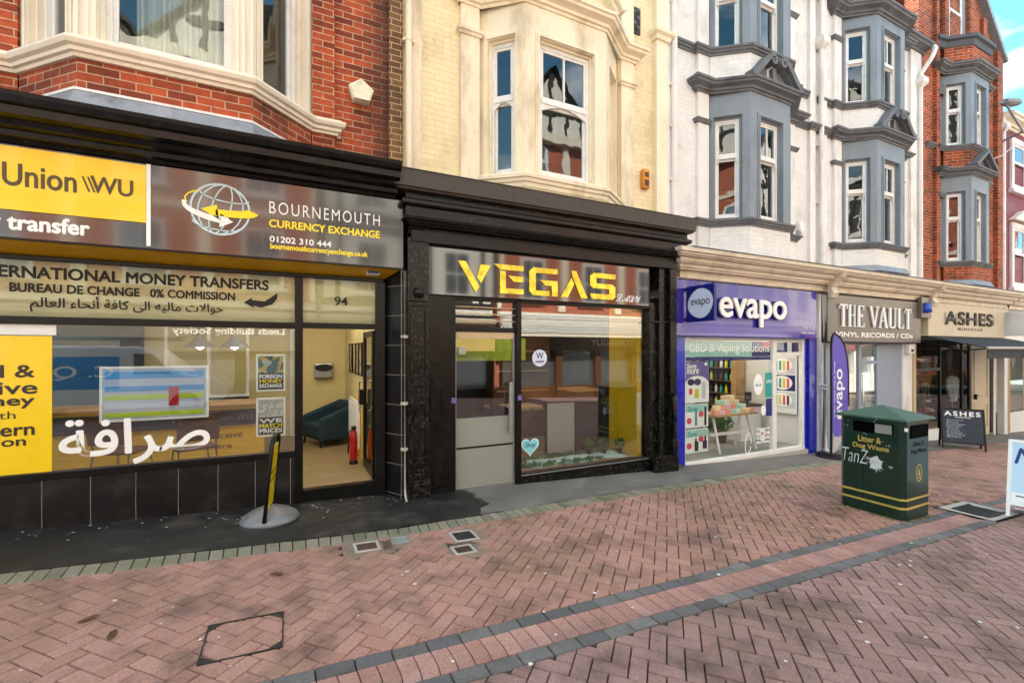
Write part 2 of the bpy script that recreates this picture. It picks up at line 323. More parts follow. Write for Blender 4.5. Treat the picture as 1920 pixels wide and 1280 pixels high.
m_binG = mat('dark_green_paint', '052a1e', .3, var=.1, vs=3, coat=.15, bump=.03, bs=8, dirt=('2a4a3e', .3, 5))
m_binlid = mat('green_lid', '355a4a', .35, var=.12, vs=6, dirt=('6f8f80', .35, 9))
m_pgold = mat('old_gold_paint', 'b8a24e', .4, var=.12)
m_hole = mat('hole_shade_and_seam_black', '030303', .9, var=.1, spec=.05)  # black for the painted shade inside bin openings, also the door seam
m_scrub = mat('scrubbed_white_marks', 'c9cfca', .6, var=.15, vs=20)
m_stand = mat('grey_plastic_base', '77797a', .35, .2, var=.12, vs=6)
m_teal = mat('dark_teal_fabric', '16303a', .85, var=.1)
m_red = mat('red_enamel', 'b5121b', .3, var=.05, coat=.3)
m_chr = mat('chrome', 'c8c8c8', .15, 1, var=.02)
m_woodd = mat('dark_wood', '5a3a22', .5, var=.2, vs=5, stretch=(1, 1, 6))
m_wood = mat('light_wood', 'b08a5c', .5, var=.15, vs=5)
m_green = mat('leaf_green', '3c6a24', .6, var=.4, vs=12)
m_sheet = mat('pale_blue_cloth', 'b9d3d3', .8, var=.05)
m_ply = mat('yellow_partition', 'd2a90d', .4, var=.06)
m_honey = brick('white_lattice_panel', 'dcdcd6', 'e2e2dc', '6a6a68', bw=.05, rh=.025, ms=.012, bump=.3, rough=.6, hue=.05)
m_orange = mat('orange_plastic', 'd98a14', .4, var=.1, dirt=('5a2a12', .6, 30))
m_alarm = mat('old_cream_plastic', 'e0dcc0', .45, var=.06, dirt=('9a8f60', .5, 14))
m_whpl = mat('white_plastic', 'e3e3e0', .4, var=.04)
m_pink = mat('hot_pink_vinyl', 'd4145a', .4, var=.05)
m_purp = mat('purple_print', '6a5a9c', .4, var=.1)
m_lime = mat('lime_print', 'b3c92a', .4, var=.08)
m_iron = mat('cast_iron', '3c3b39', .6, .5, var=.2, bump=.4, bs=60, dirt=('6a5a45', .5, 20))
m_rust = mat('rusty_cover', '5a4438', .7, .3, var=.2, bump=.4, bs=60)
m_conc = mat('pale_concrete', 'b0aba0', .85, var=.12, vs=8, bump=.3, bs=80)
m_joint = mat('joint_sand', '2e2923', .95, var=.25, vs=30, dirt=('3f4526', .7, 3))
m_asph = mat('asphalt', '6a6660', .8, var=.2, vs=2.5, bump=.5, bs=220, dirt=('8b857b', .65, 2.6))
m_asphL = mat('fresh_black_asphalt', '1b1a19', .55, var=.25, vs=2.5, bump=.5, bs=220, dirt=('5a554d', .8, 1.8))
m_pav = picked('red_block_paving', ('a87e70', 'ad8476', 'a37a6c', 'af8778', 'a67e6d', '9b7567'), stain=('7f6a4c', .65, .7), stain2=('4c3d35', .7, 2.7))
m_pavR = picked('mauve_block_paving', ('92746d', '977972', '8d7069', '9b7d75', '907168', '896c64'), stain=('75614f', .5, .7), stain2=('453832', .7, 2.7))
m_chan = picked('red_channel_blocks', ('a67f73', '9a756a', 'b08a7e', '9d7667'), stain=('6a5149', .4, 4))
m_bluebr = picked('blue_grey_blocks', ('5f5e5e', '6e6c6a', '555453', '787672'), stain=('45463f', .5, 4))
m_edge = picked('mossy_grey_blocks', ('7d7a66', '88846f', '706d5a', '8f8875', '6a6a52'), stain=('55592f', .5, 2.5))
m_bed = mat('mortar_bed', '857263', .9, var=.2, vs=12, bump=.4, bs=60, dirt=('5d6140', .5, 8))
m_ratebg = mat('pale_lavender_print', 'b3bbd0', .35, var=.06); m_rateblue = mat('sky_blue_rate_print', '3f8fd0', .35, var=.1)
m_glow = mat('lamp_and_fill_glow', (1, .93, .8, 1), .5, var=0, emit=3.2)  # glow of the pendant bulbs and of the added ceiling panels
m_cover = mat('pale_metal_cover', '9da3a3', .5, .4, var=.15, vs=20)
m_gum = mat('old_chewing_gum', 'd2cec4', .8, var=.1)
m_moss = mat('moss', '6b7030', .9, var=.4, vs=40)
m_chalk0 = mat('charcoal_strip', '1c222c', .5, var=.1); m_dimtx = mat('dim_grey_lettering', '6a6f76', .5, var=.05)
m_farpav = brick('distant_block_paving', '96766e', '86695f', '5a4c44', bw=.2, rh=.1, ms=.01, hue=.15)
m_timber = mat('black_timber', '1d1a17', .6, var=.2)
m_render = mat('white_infill', 'd9d5ca', .7, var=.05)
m_slate = mat('slate', '4a4d52', .6, var=.2, vs=6, bump=.3, bs=20)

# ------------------------------------------------------------------ the ground
KP = [(-9, 4.47), (-2, 4.47), (0, 4.36), (.9, 4.33), (2, 4.42), (4.2, 4.58), (6, 4.7), (8, 4.78), (12, 4.9), (24, 4.95)]
def kerb_y(x):
    for (x0, y0), (x1, y1) in zip(KP, KP[1:]):
        if x <= x1:
            t = max(0, min(1, (x - x0) / (x1 - x0))); return y0 + (y1 - y0) * t
    return KP[-1][1]
CH = (2.27, 2.37, 2.375, 2.585, 2.59, 2.69)        # channel rows across the street
HOLES = []                                          # (x0,x1,y0,y1) kept free of blocks: covers and gullies
def clip(poly, n, c):                               # keep n.p <= c
    out = []
    for p, q in zip(poly, poly[1:] + poly[:1]):
        a = p[0] * n[0] + p[1] * n[1] - c; b = q[0] * n[0] + q[1] * n[1] - c
        if a <= 0: out.append(p)
        if (a < 0 < b) or (b < 0 < a):
            t = a / (a - b); out.append((p[0] + (q[0] - p[0]) * t, p[1] + (q[1] - p[1]) * t))
    return out
def area(p): return abs(sum(a[0] * b[1] - b[0] * a[1] for a, b in zip(p, p[1:] + p[:1]))) / 2
class Blocks:
    def __init__(s): s.mb = MB(); s.col = []
    def block(s, poly, ch=.004, top=.008, tint=None, zf=None):
        if len(poly) < 3 or area(poly) < .0006: return
        a = sum(p[0] * q[1] - q[0] * p[1] for p, q in zip(poly, poly[1:] + poly[:1]))
        if a < 0: poly = poly[::-1]
        cx = sum(p[0] for p in poly) / len(poly); cy = sum(p[1] for p in poly) / len(poly)
        dz = random.gauss(0, .0012); tx, ty = random.gauss(0, .006), random.gauss(0, .006)
        r = min(.9, max(.25, ch * 2 / math.sqrt(area(poly)))); n = len(poly)
        Z = (lambda x, y: gz(x) + top + dz + (x - cx) * tx + (y - cy) * ty + (zf(x, y) if zf else 0))
        o = [(x, y, Z(x, y) - min(.006, ch * 1.5)) for x, y in poly]; l = [(x, y, gz(x) - .03) for x, y in poly]
        i_ = []
        for x, y in poly:
            dx, dy = cx - x, cy - y; d = math.hypot(dx, dy) or 1; k = ch * 1.4 / d; i_.append((x + dx * k, y + dy * k, Z(x, y)))
        k0 = len(s.mb.f)
        s.mb.add(l + o + i_, [tuple(range(2 * n, 3 * n))] + [(n + j, n + (j + 1) % n, 2 * n + (j + 1) % n, 2 * n + j) for j in range(n)] + [(j, (j + 1) % n, n + (j + 1) % n, n + j) for j in range(n)])
        c = (random.random() if tint is None else tint, random.random(), 0); s.col += [c] * (len(s.mb.f) - k0)
def herring(bl, x0, x1, ylo, yhi, gap=.0036):
    q = math.sqrt(.5); w = .102
    for i in range(int((x0 + -3) / w * q) - 60, int((x1 + 6) / w * 1.2) + 60):
        for j in range(-260, 120):
            c = (i - j) % 4
            if c == 0: a0, a1, b0, b1 = i, i + 2, j, j + 1
            elif c == 3: a0, a1, b0, b1 = i, i + 1, j, j + 2
            else: continue
            P = [(a0 * w + gap, b0 * w + gap), (a1 * w - gap, b0 * w + gap), (a1 * w - gap, b1 * w - gap), (a0 * w + gap, b1 * w - gap)]
            P = [((a - b) * q, (a + b) * q) for a, b in P]
            xs = [p[0] for p in P]; ys = [p[1] for p in P]
            if max(xs) < x0 or min(xs) > x1 or max(ys) < (ylo(xs[0]) if callable(ylo) else ylo) - .3 or min(ys) > (yhi(xs[0]) if callable(yhi) else yhi) + .3: continue
            if callable(yhi):
                xa, xb = min(xs), max(xs); ya, yb = yhi(xa), yhi(xb); m = (yb - ya) / (xb - xa); P = clip(P, (-m, 1), ya - m * xa)
            else: P = clip(P, (0, 1), yhi)
            P = clip(P, (0, -1), -ylo); P = clip(P, (-1, 0), -x0); P = clip(P, (1, 0), x1)
            if len(P) < 3: continue
            cx = sum(p[0] for p in P) / len(P); cy = sum(p[1] for p in P) / len(P)
            if any(h[0] - .04 < cx < h[1] + .04 and h[2] - .04 < cy < h[3] + .04 for h in HOLES): continue
            bl.block(P)
COVERS = [(.5, .72, 4.1, 4.3), (.84, 1.0, 4.17, 4.31), (1.38, 1.62, 4.0, 4.24), (1.29, 1.49, 3.74, 3.92)]
HOLES += COVERS + [(7.5, 8.25, 2.3, 2.82)]
g = MB(); g.quad((-80, -60, gz(-80) - .016), (140, -60, gz(140) - .016), (140, 40, gz(140) - .016), (-80, 40, gz(-80) - .016))
tag(g.build('ground', m_joint), 'sand jointed ground sheet under the paving', 'ground', kind='structure')
fw = Blocks(); herring(fw, -6, 23, 2.695, lambda x: kerb_y(x) - .008)
tag(fw.mb.build('footway_paving', m_pav, col=fw.col), 'pink red herringbone block paving between channel and shopfronts', 'paving', kind='structure')
rw = Blocks(); herring(rw, -6, 23, -3.2, 2.262)
tag(rw.mb.build('street_paving', m_pavR, col=rw.col), 'mauve herringbone block paving in the middle of the street', 'paving', kind='structure')
rc = Blocks(); rb_ = Blocks(); dish = lambda x, y: -.012 * max(0, 1 - ((y - 2.48) / .11) ** 2)
x = -6
while x < 23:
    if not 7.45 < x < 8.25:
        j = [random.gauss(0, .003) for _ in range(4)]
        for k in range(4):                          # four strips make the worn, dished top of each block
            ya, yb = CH[2] + k * .0525, CH[2] + (k + 1) * .0525
            if k == 0: tint = random.random()
            bw = .012 * math.sin((k) / 4 * 3.14); bw2 = .012 * math.sin((k + 1) / 4 * 3.14)
            rc.block([(x + .003 + bw, ya), (x + .099 + bw, ya), (x + .099 + bw2, yb), (x + .003 + bw2, yb)], ch=.001, tint=tint, zf=dish)
    x += .102
for ya, yb, ph in ((CH[0], CH[1], .05), (CH[4], CH[5], 0)):
    x = -6 + ph
    while x < 23:
        if not 7.4 < x < 8.2:
            d = random.gauss(0, .003); rb_.block([(x + .003, ya + d), (x + .2, ya + d + random.gauss(0, .002)), (x + .2, yb + d), (x + .003, yb + d)])
        x += .204
tag(rc.mb.build('drain_channel', m_chan, col=rc.col), 'dished drainage channel of red blocks across the street', 'channel', kind='structure')
tag(rb_.mb.build('channel_edging', m_bluebr, col=rb_.col), 'two rows of blue grey edging blocks beside the channel', 'edging', kind='structure')
ed = Blocks(); x = -6
while x < 9.5:
    w = random.uniform(.098, .106); y = kerb_y(x); y2 = kerb_y(x + w); sk = .02 * math.sin(x * 1.3)
    ed.block([(x + .004, y), (x + w - .002, y2), (x + w - .002 + sk, y2 + .2), (x + .004 + sk, y + .2)], ch=.006); x += w
tag(ed.mb.build('edging_row', m_edge, col=ed.col), 'row of mossy grey blocks along the asphalt strip', 'edging', kind='structure')
def strip(x0, x1, name, m, label, dz=.006):
    a = MB(); n = max(2, int((x1 - x0) / .25)); P = []
    for i in range(n + 1):
        x = x0 + (x1 - x0) * i / n; e = kerb_y(x) + (.206 if x < 9.4 else 0) + .015 * math.sin(x * 7.1)
        P.append((x, e))
    for (xa, ya), (xb, yb) in zip(P, P[1:]):
        for k in range(4):
            za = [gz(x) + dz for x in (xa, xb)]
            a.quad((xa, ya + (6.2 - ya) * k / 4, za[0]), (xb, yb + (6.2 - yb) * k / 4, za[1]), (xb, yb + (6.2 - yb) * (k + 1) / 4, za[1]), (xa, ya + (6.2 - ya) * (k + 1) / 4, za[0]))
    return tag(a.build(name, m), label, 'asphalt strip', kind='structure')
strip(-6, 1.7, 'asphalt_strip', m_asphL, 'black newer asphalt strip in front of the currency shop')
strip(1.69, 24, 'asphalt_strip', m_asph, 'worn grey asphalt strip in front of the black and blue shops')

a = MB(); YS = [4.58 + i * .06 for i in range(21)]; EX = [2.0 + .1 * math.sin(5 * y + 1) + .05 * math.sin(13 * y) + .03 * math.sin(31 * y) for y in YS]
for (ya, xa), (yb, xb) in zip(zip(YS, EX), zip(YS[1:], EX[1:])): a.quad((1.66, ya, gz(1.66) + .0095), (xa, ya, gz(xa) + .0095), (xb, yb, gz(xb) + .0095), (1.66, yb, gz(1.66) + .0095))
tag(a.build('asphalt_patch', m_asphL), 'ragged end of the black asphalt by the frosted door', 'asphalt patch', kind='structure')
def cover(x0, x1, y0, y1, rim, plate, label, name='utility_cover', w=.025, bars=0):
    cx, cy = (x0 + x1) / 2, (y0 + y1) / 2; t = thing(name, label, 'utility cover', (cx, cy, gz(cx)), 'small utility covers in the paving' if name == 'utility_cover' else None)
    z = gz(cx) + .015; a = MB(); f = MB(fr(0, 0, 0)); f.box(x0, x0 + w, y0, y1, z - .04, z); f.box(x1 - w, x1, y0, y1, z - .04, z); f.box(x0 + w, x1 - w, y0, y0 + w, z - .04, z); f.box(x0 + w, x1 - w, y1 - w, y1, z - .04, z)
    for v in f.v: v.z += gz(v.x) - gz(cx)
    f.build('frame', rim, t, bevel=.003)
    a.box(x0 + w + .003, x1 - w - .003, y0 + w + .003, y1 - w - .003, z - .04, z - .004)
    for i in range(bars):
        d = (i + .5) / bars; a.box(x0 + w + .01, x1 - w - .01, y0 + w + (y1 - y0 - 2 * w) * d - .006, y0 + w + (y1 - y0 - 2 * w) * d + .006, z - .004, z)
    for v in a.v: v.z += gz(v.x) - gz(cx)
    a.build('lid', plate, t)
    s_ = MB(); s_.prism([(x0 - .1, y0 - .1), (x1 + .11, y0 - .09), (x1 + .1, y1 + .08), (x0 - .09, y1 + .09)], gz(cx) - .03, lambda p: gz(p[0]) + .0055); s_.build('mortar_bed', m_bed, t); return t
cover(*COVERS[0], m_conc, m_rust, 'small rusty cover in pale concrete rim, left of the silver cover')
cover(*COVERS[1], m_cover, m_cover, 'small silvery metal cover between the rusty covers', w=.012)
cover(*COVERS[2], m_conc, m_iron, 'dark ribbed iron drain cover nearest the asphalt strip', bars=7)
cover(*COVERS[3], m_conc, m_rust, 'small rusty cover in pale rim beside bright red blocks', bars=3)
t = thing('manhole_frame', 'square steel tray manhole frame filled with paving blocks', 'manhole', (-.25, 3.15, gz(-.25)))
a = MB(fr(-.25, 3.15, 0)); z0 = gz(-.25)
a.frame(-.21, .21, -.2, .2, -.03, .03, .008); a.v = [Vector((v.x, 3.15 + v.z, gz(v.x) + .006 + (v.y - 3.15) * .3)) for v in a.v]; a.build('rim', m_iron, t)
for sx in (-1, 1):
    for sy in (-1, 1):
        c4 = MB(); X, Y = -.25 + sx * .2, 3.15 + sy * .19; c4.prism([(X, Y), (X - sx * .075, Y), (X, Y - sy * .06)], lambda p: gz(p[0]) - .02, lambda p: gz(p[0]) + .0125); c4.build('corner_plate', m_iron, t)
t = thing('drain_gully', 'dark iron gully grate dipped in a pale concrete surround', 'gully', (7.9, 2.55, gz(7.9)))
a = MB(); N_ = 10
def gul(x, y): return gz(x) + .012 - .03 * max(0, 1 - ((x - 7.88) / .36) ** 2) * max(0, 1 - ((y - 2.55) / .25) ** 2)
for i in range(N_):
    for j in range(6):
        xs = [7.5 + .75 * k / N_ for k in (i, i + 1)]; ys = [2.3 + .52 * k / 6 for k in (j, j + 1)]
        a.add([(xx, yy, gul(xx, yy)) for xx, yy in ((xs[0], ys[0]), (xs[1], ys[0]), (xs[1], ys[1]), (xs[0], ys[1]))], [(0, 1, 2, 3)], True)
a.build('surround', m_conc, t)
a = MB()
for i in range(9):
    x0 = 7.66 + i * .05; a.prism([(x0, 2.41), (x0 + .034, 2.41), (x0 + .034, 2.71), (x0, 2.71)], lambda p: gul(*p) - .02, lambda p: gul(*p) + .012)
a.prism([(7.64, 2.385), (8.13, 2.385), (8.13, 2.41), (7.64, 2.41)], lambda p: gul(*p) - .02, lambda p: gul(*p) + .014); a.prism([(7.64, 2.71), (8.13, 2.71), (8.13, 2.735), (7.64, 2.735)], lambda p: gul(*p) - .02, lambda p: gul(*p) + .014)
a.build('grate', m_iron, t)
a = MB()
for i in range(150):
    x = random.uniform(-2.4, 10); y = random.uniform(1.2, 4.4)
    if any(h[0] < x < h[1] and h[2] < y < h[3] for h in HOLES): continue
    r = random.choice((.005, .008, .011, .016)); n = 7; ph = random.random() * 6; z = gz(x) + .0125
    a.add([(x + r * random.uniform(.7, 1.3) * math.cos(k * 6.283 / n + ph), y + r * random.uniform(.7, 1.2) * math.sin(k * 6.283 / n + ph), z) for k in range(n)], [tuple(range(n))])
for i in range(90):
    x = random.uniform(-2.5, 2); y = 5.66 - abs(random.gauss(0, .22)) - .02; y = max(y, 4.7); r = random.uniform(.004, .014); n = 6; z = gz(x) + .0085
    a.add([(x + r * random.uniform(.6, 1.6) * math.cos(k * 6.283 / n), y + r * random.uniform(.5, .9) * math.sin(k * 6.283 / n), z) for k in range(n)], [tuple(range(n))])
tag(a.build('chewing_gum', m_gum), 'pale trodden chewing gum spots and droppings on the paving', 'gum spots', kind='stuff')

for k, (px_, py_, tx) in enumerate(((-1.13, 3.7, 'brown dead leaf farthest left on the paving'), (-.95, 3.45, 'brown dead leaf left of the manhole frame'), (-.1, 3.92, 'brown dead leaf above the manhole frame'))):
    a = MB(fr(px_, py_, gz(px_) + .013, k * 1.1 + .4)); a.add([(-.06, 0, .002), (-.03, .018, .008), (.02, .02, .012), (.06, .004, .004), (.02, -.018, .01), (-.03, -.02, .006), (0, 0, .0)], [(0, 1, 6), (1, 2, 6), (2, 3, 6), (3, 4, 6), (4, 5, 6), (5, 0, 6)]); tag(a.build('dead_leaf', m_woodd), tx, 'leaf')

a = MB()
for q in ((-30, -6, -6.6, 5.7), (23, 84, -6.6, 5.7), (-6, 23, -6.6, -3.2)): a.quad((q[0], q[2], gz(q[0]) + .004), (q[1], q[2], gz(q[1]) + .004), (q[1], q[3], gz(q[1]) + .004), (q[0], q[3], gz(q[0]) + .004))
tag(a.build('distant_paving', m_farpav), 'block paving along the far ends and far side of the street', 'paving', kind='structure')
# ------------------------------------------------------------------ building kit
def winfacet(bld, M, L, pw, zs, zh, wood, sash, glassm, arch=True, bars=0, zm=None, depth=.1, curt=None, arched=False, pwr=None, label=None):
    """one sash window set in a flat facet; M maps (along, inward, up)."""
    pwr = pw if pwr is None else pwr; x0, x1 = pw, L - pwr; zm = zm or (zs + zh) / 2 + .1
    f = MB(M); f.frame(x0, x1, zs, zh, depth, depth + .08, .05)
    f.box(x0 + .05, x1 - .05, depth - .01, depth + .07, zm - .03, zm + .03)
    f.frame(x0 + .05, x1 - .05, zm + .03, zh - .05, depth + .01, depth + .04, .035)
    f.frame(x0 + .05, x1 - .05, zs + .05, zm - .03, depth + .04, depth + .07, .035, wb=.06)
    for i in range(bars):
        xx = x0 + (x1 - x0) * (i + 1) / (bars + 1); f.box(xx - .012, xx + .012, depth + .005, depth + .045, zm + .065, zh - .085)
    if arched:                                     # curved bottom rail of the upper sash and its little horns
        n = 8; a, b = x0 + .05, x1 - .05
        pts = [(a + (b - a) * i / n, zm - .03 - .1 * (1 - math.sin(math.pi * i / n))) for i in range(n + 1)]
        f.poly(pts + [(b, zm - .02), (a, zm - .02)], .03, depth + .035)
    else:
        for xx in (x0 + .05, x1 - .085): f.poly([(xx, zm - .03), (xx + .035, zm - .03), (xx + .025, zm - .1), (xx + .01, zm - .1)], .03, depth + .03)
    w = f.build('window', sash, bld)
    p = MB(M); p.fq(x0 + .08, x1 - .08, zm + .06, zh - .08, depth + .025); p.fq(x0 + .08, x1 - .08, zs + .1, zm - .06, depth + .055); p.build('pane', glassm, w)
    if curt:
        c = MB(M); n = 40; a, b = x0 + .06 + curt[0] * (x1 - x0), x0 + (x1 - x0) * curt[1]
        P = [(a + (b - a) * i / n, depth + .2 + .025 * math.sin(i * 1.9) + .015 * math.sin(i * .7)) for i in range(n + 1)]
        for (xa, ya), (xb, yb) in zip(P, P[1:]): c.add([(xa, ya, zs - .02), (xb, yb, zs - .02), (xb, yb, zh), (xa, ya, zh)], [(0, 1, 2, 3)], True)
        c.build('curtain', m_curt, w)
    return w
def bayfaces(xl, xfl, xfr, xr, yw, yf):
    P = [(xl, yw), (xfl, yf), (xfr, yf), (xr, yw)]
    for a, b in zip(P, P[1:]): yield fr(a[0], a[1], 0, math.atan2(b[1] - a[1], b[0] - a[0])), math.hypot(b[0] - a[0], b[1] - a[1])
def bayposts(f, M, L, pw, zs, zh, zt, proud=.025, aw=.07, step=.03):
    """posts and frieze of one facet with a raised moulding round the opening"""
    f.M = M; T = .2
    f.box(0, pw, 0, T, zs, zt); f.box(L - pw, L, 0, T, zs, zt); f.box(pw, L - pw, 0, T, zh, zt)
    for k in range(2):
        w = aw - k * .03; p = proud - (0 if k else .012)
        f.box(pw - w, pw - w + .03, -p, 0, zs, zh + w - .03); f.box(L - pw + w - .03, L - pw + w, -p, 0, zs, zh + w - .03); f.box(pw - w, L - pw + w, -p, 0, zh + w - .03, zh + w)
    f.box(pw, pw + step, .05, .1, zs, zh); f.box(L - pw - step, L - pw, .05, .1, zs, zh); f.box(pw + step, L - pw - step, .05, .1, zh - step, zh)
CORN = [(0, 0), (.02, 0), (.03, .03), (.06, .035), (.065, .07), (.1, .085), (.15, .1), (.16, .13), (.185, .14), (.19, .175), (.02, .21), (0, .21)]
SILL = [(0, 0), (.02, 0), (.03, .035), (.055, .045), (.06, .075), (.085, .085), (.09, .12), (.02, .15), (0, .15)]
def prof(p, z, k=1, kd=1): return [(d * kd, z + h * k) for d, h in p]
def wall(mb, x0, x1, z0, z1, y=5.72, t=.3): mb.box(x0, x1, y, y + t, z0, z1); return mb
def solid(bld, x0, x1, h, roofm, wallm, depth=8, y0=6.1, base=3.6):
    """the rest of the house behind its front: side and back walls, floors and a pitched roof"""
    b = MB(); b.box(x0, x0 + .25, y0, y0 + depth, -1, h); b.box(x1 - .25, x1, y0, y0 + depth, -1, h); b.box(x0 + .25, x1 - .25, y0 + depth - .25, y0 + depth, -1, h); b.build('party_wall', wallm, bld)
    r = MB(); ym = y0 + depth / 2 - .2
    r.add([(x0, y0 - .35, h), (x1, y0 - .35, h), (x1, ym, h + 2.6), (x0, ym, h + 2.6), (x0, y0 + depth + .2, h), (x1, y0 + depth + .2, h)], [(0, 1, 2, 3), (3, 2, 5, 4), (0, 3, 4), (1, 5, 2), (0, 4, 5, 1)]); r.build('roof', roofm, bld)
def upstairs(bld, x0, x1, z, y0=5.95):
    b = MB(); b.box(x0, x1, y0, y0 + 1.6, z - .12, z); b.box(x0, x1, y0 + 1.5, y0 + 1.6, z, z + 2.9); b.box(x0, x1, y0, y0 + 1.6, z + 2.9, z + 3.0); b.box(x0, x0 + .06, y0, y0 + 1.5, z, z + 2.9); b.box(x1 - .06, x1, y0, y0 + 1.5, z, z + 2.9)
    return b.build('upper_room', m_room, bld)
def room(bld, x0, x1, y0, y1, z0, z1, fm, wm, lamps=((.5, .5),), lw=.9, side=True, backm=None):
    f = MB(); f.box(x0, x1, y0, y1, z0 - .1, z0); f.build('shop_floor', fm, bld)
    w = MB(); w.box(x0, x1, y1, y1 + .1, z0, z1)
    if side: w.box(x0 - .08, x0, y0, y1 + .1, z0, z1); w.box(x1, x1 + .08, y0, y1 + .1, z0, z1)
    w.build('interior_wall', wm, bld)
    c = MB(); c.box(x0, x1, y0, y1 + .1, z1, z1 + .1); c.build('shop_ceiling', m_ceil, bld)
    for u, v in lamps:
        t = thing('added_ceiling_light', None, None, (0, 0, 0)); t.parent = bld; bpy.data.objects.remove(t)
        X, Y = x0 + (x1 - x0) * u, y0 + (y1 - y0) * v; l = MB(); l.box(X - lw / 2, X + lw / 2, Y - .15, Y + .15, z1 - .05, z1 - .001); l.build('added_ceiling_light', m_glow, bld)  # unseen ceiling panel, added to brighten the shop interior
def pipe(name, label, x, y, z0, z1, m, r=.045, clips=(), shoe=True, top=None):
    t = thing(name, label, 'drainpipe', (x, y, z0)); a = MB(); P = [(x, y, z0 + .06), (x, y, z1)]
    if shoe: P = [(x, y - .1, z0)] + [(x, y - .03, z0 + .06), (x, y, z0 + .14), (x, y, z1)]
    if top: P += top
    a.tube(P, r, 10); a.build('pipe', m, t)
    for z in clips:
        c = MB(); c.tube([(x, y, z - .02), (x, y, z + .02)], r + .007, 10); c.box(x - r - .03, x + r + .03, y + .0, y + r + .03, z - .015, z + .015); c.build('clip', m, t)
    return t
def hopper(t, x, y, z, m):
    a = MB(); a.add([(x - .13, y - .12, z + .22), (x + .13, y - .12, z + .22), (x + .13, y + .08, z + .22), (x - .13, y + .08, z + .22), (x - .13, y - .12, z + .1), (x + .13, y - .12, z + .1), (x + .13, y + .08, z + .1), (x - .13, y + .08, z + .1), (x - .06, y - .05, z), (x + .06, y - .05, z), (x + .06, y + .06, z), (x - .06, y + .06, z)],
                   [(0, 1, 2, 3), (0, 4, 5, 1), (1, 5, 6, 2), (2, 6, 7, 3), (3, 7, 4, 0), (4, 8, 9, 5), (5, 9, 10, 6), (6, 10, 11, 7), (7, 11, 8, 4), (8, 11, 10, 9)]); a.build('hopper', m, t, bevel=.01)

# ------------------------------------------------------------------ A: red brick house with the currency shop
A = thing('brick_building', 'red brick building with cream bay window above black and yellow currency shop', 'building', (-2.5, 5.72, gz(-2.5)))
w = MB(); wall(w, -7, -2.23, 3.5, 12.6); wall(w, .22, 1.09, 3.5, 12.6); wall(w, -2.23, .22, 8.2, 12.6); w.box(.22, .46, 5.66, 5.72, 3.5, 12.6); w.box(-2.5, -2.23, 5.66, 5.72, 3.5, 12.6); w.build('wall', m_brickA, A)
w = MB(); w.box(1.09, 1.26, 5.68, 6.02, 3.5, 12.6); w.build('quoin_strip', m_brickE, A)
BA = (-2.23, -1.64, -.35, .22, 5.7, 5.1); PA = [(-7, 5.72), (-2.5, 5.72), (-2.5, 5.66), (-2.22, 5.66), (-1.64, 5.1), (-.35, 5.1), (.21, 5.66), (.46, 5.66), (.46, 5.72), (.53, 5.72)]
b = MB(); b.sweep(PA[3:7], [(-.25, 3.9), (0, 3.9), (0, 4.25), (-.25, 4.25)]); b.build('bay_apron', m_brick, A)
b = MB(); b.sweep(PA, [(0, 4.235), (.03, 4.235), (.04, 4.262), (.065, 4.27), (.07, 4.3), (.1, 4.315), (.115, 4.345), (.115, 4.36), (.105, 4.375), (.07, 4.385), (.07, 4.4), (-.08, 4.43), (-.08, 4.3)]); b.build('sill_moulding', m_stuccoA, A)
b = MB(); b.sweep(PA[3:7], [(0, 3.7), (.07, 3.79), (.075, 3.82), (.03, 3.945), (.012, 3.955), (0, 3.955)]); b.build('lead_flashing', m_lead, A)
b = MB(); b.sweep(PA[3:7], [(.0, 3.952), (.03, 3.952), (.03, 3.975), (0, 3.975)]); b.build('mortar_fillet', m_whitep, A)
f = MB()
for i, (M, L) in enumerate(bayfaces(*BA)):
    pw = .14 if i == 1 else .13; bayposts(f, M, L, pw, 4.4, 7.3, 8.0)
    if i == 1:
        for xx in (-.02, .05, L - .08, L - .01): f.box(xx, xx + .03, -.02, 0, 4.42, 8.0)
f.build('bay_frame', m_stuccoA, A)
for i, (M, L) in enumerate(bayfaces(*BA)):
    pw = .155 if i == 1 else .14
    winfacet(A, M, L, pw, 4.42, 7.28, m_stuccoA, m_sash, m_glassold, curt=(.12, .86) if i == 1 else None, zm=6.1)
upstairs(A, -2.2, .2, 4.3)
# shop cornice, fascia box, soffit
b = MB(); b.sweep([(-7, 5.4), (1.1, 5.4)], [(0, 3.5), (.08, 3.5), (.1, 3.53), (.16, 3.54), (.17, 3.58), (.23, 3.6), (.25, 3.64), (.33, 3.66), (.34, 3.72), (.38, 3.735), (.4, 3.78), (.41, 3.815), (.36, 3.835), (0, 3.9)]); b.build('shop_cornice', m_black, A)
b = MB(); b.box(-7, 1.18, 5.37, 5.72, 2.7, 3.5); b.build('fascia_box', m_blackmetal, A)
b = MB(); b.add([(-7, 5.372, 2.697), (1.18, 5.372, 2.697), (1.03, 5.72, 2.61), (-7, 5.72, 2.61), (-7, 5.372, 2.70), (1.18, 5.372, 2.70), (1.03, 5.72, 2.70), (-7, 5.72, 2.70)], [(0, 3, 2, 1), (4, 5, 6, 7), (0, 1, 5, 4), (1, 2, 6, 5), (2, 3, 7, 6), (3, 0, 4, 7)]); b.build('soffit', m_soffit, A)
b = MB(); b.box(-7, 1.26, 5.765, 5.818, 2.56, 3.6); b.box(-7, 1.26, 5.722, 5.764, 2.7, 3.5); b.build('lintel', m_blackmetal, A)
b = MB(); Y = 5.7
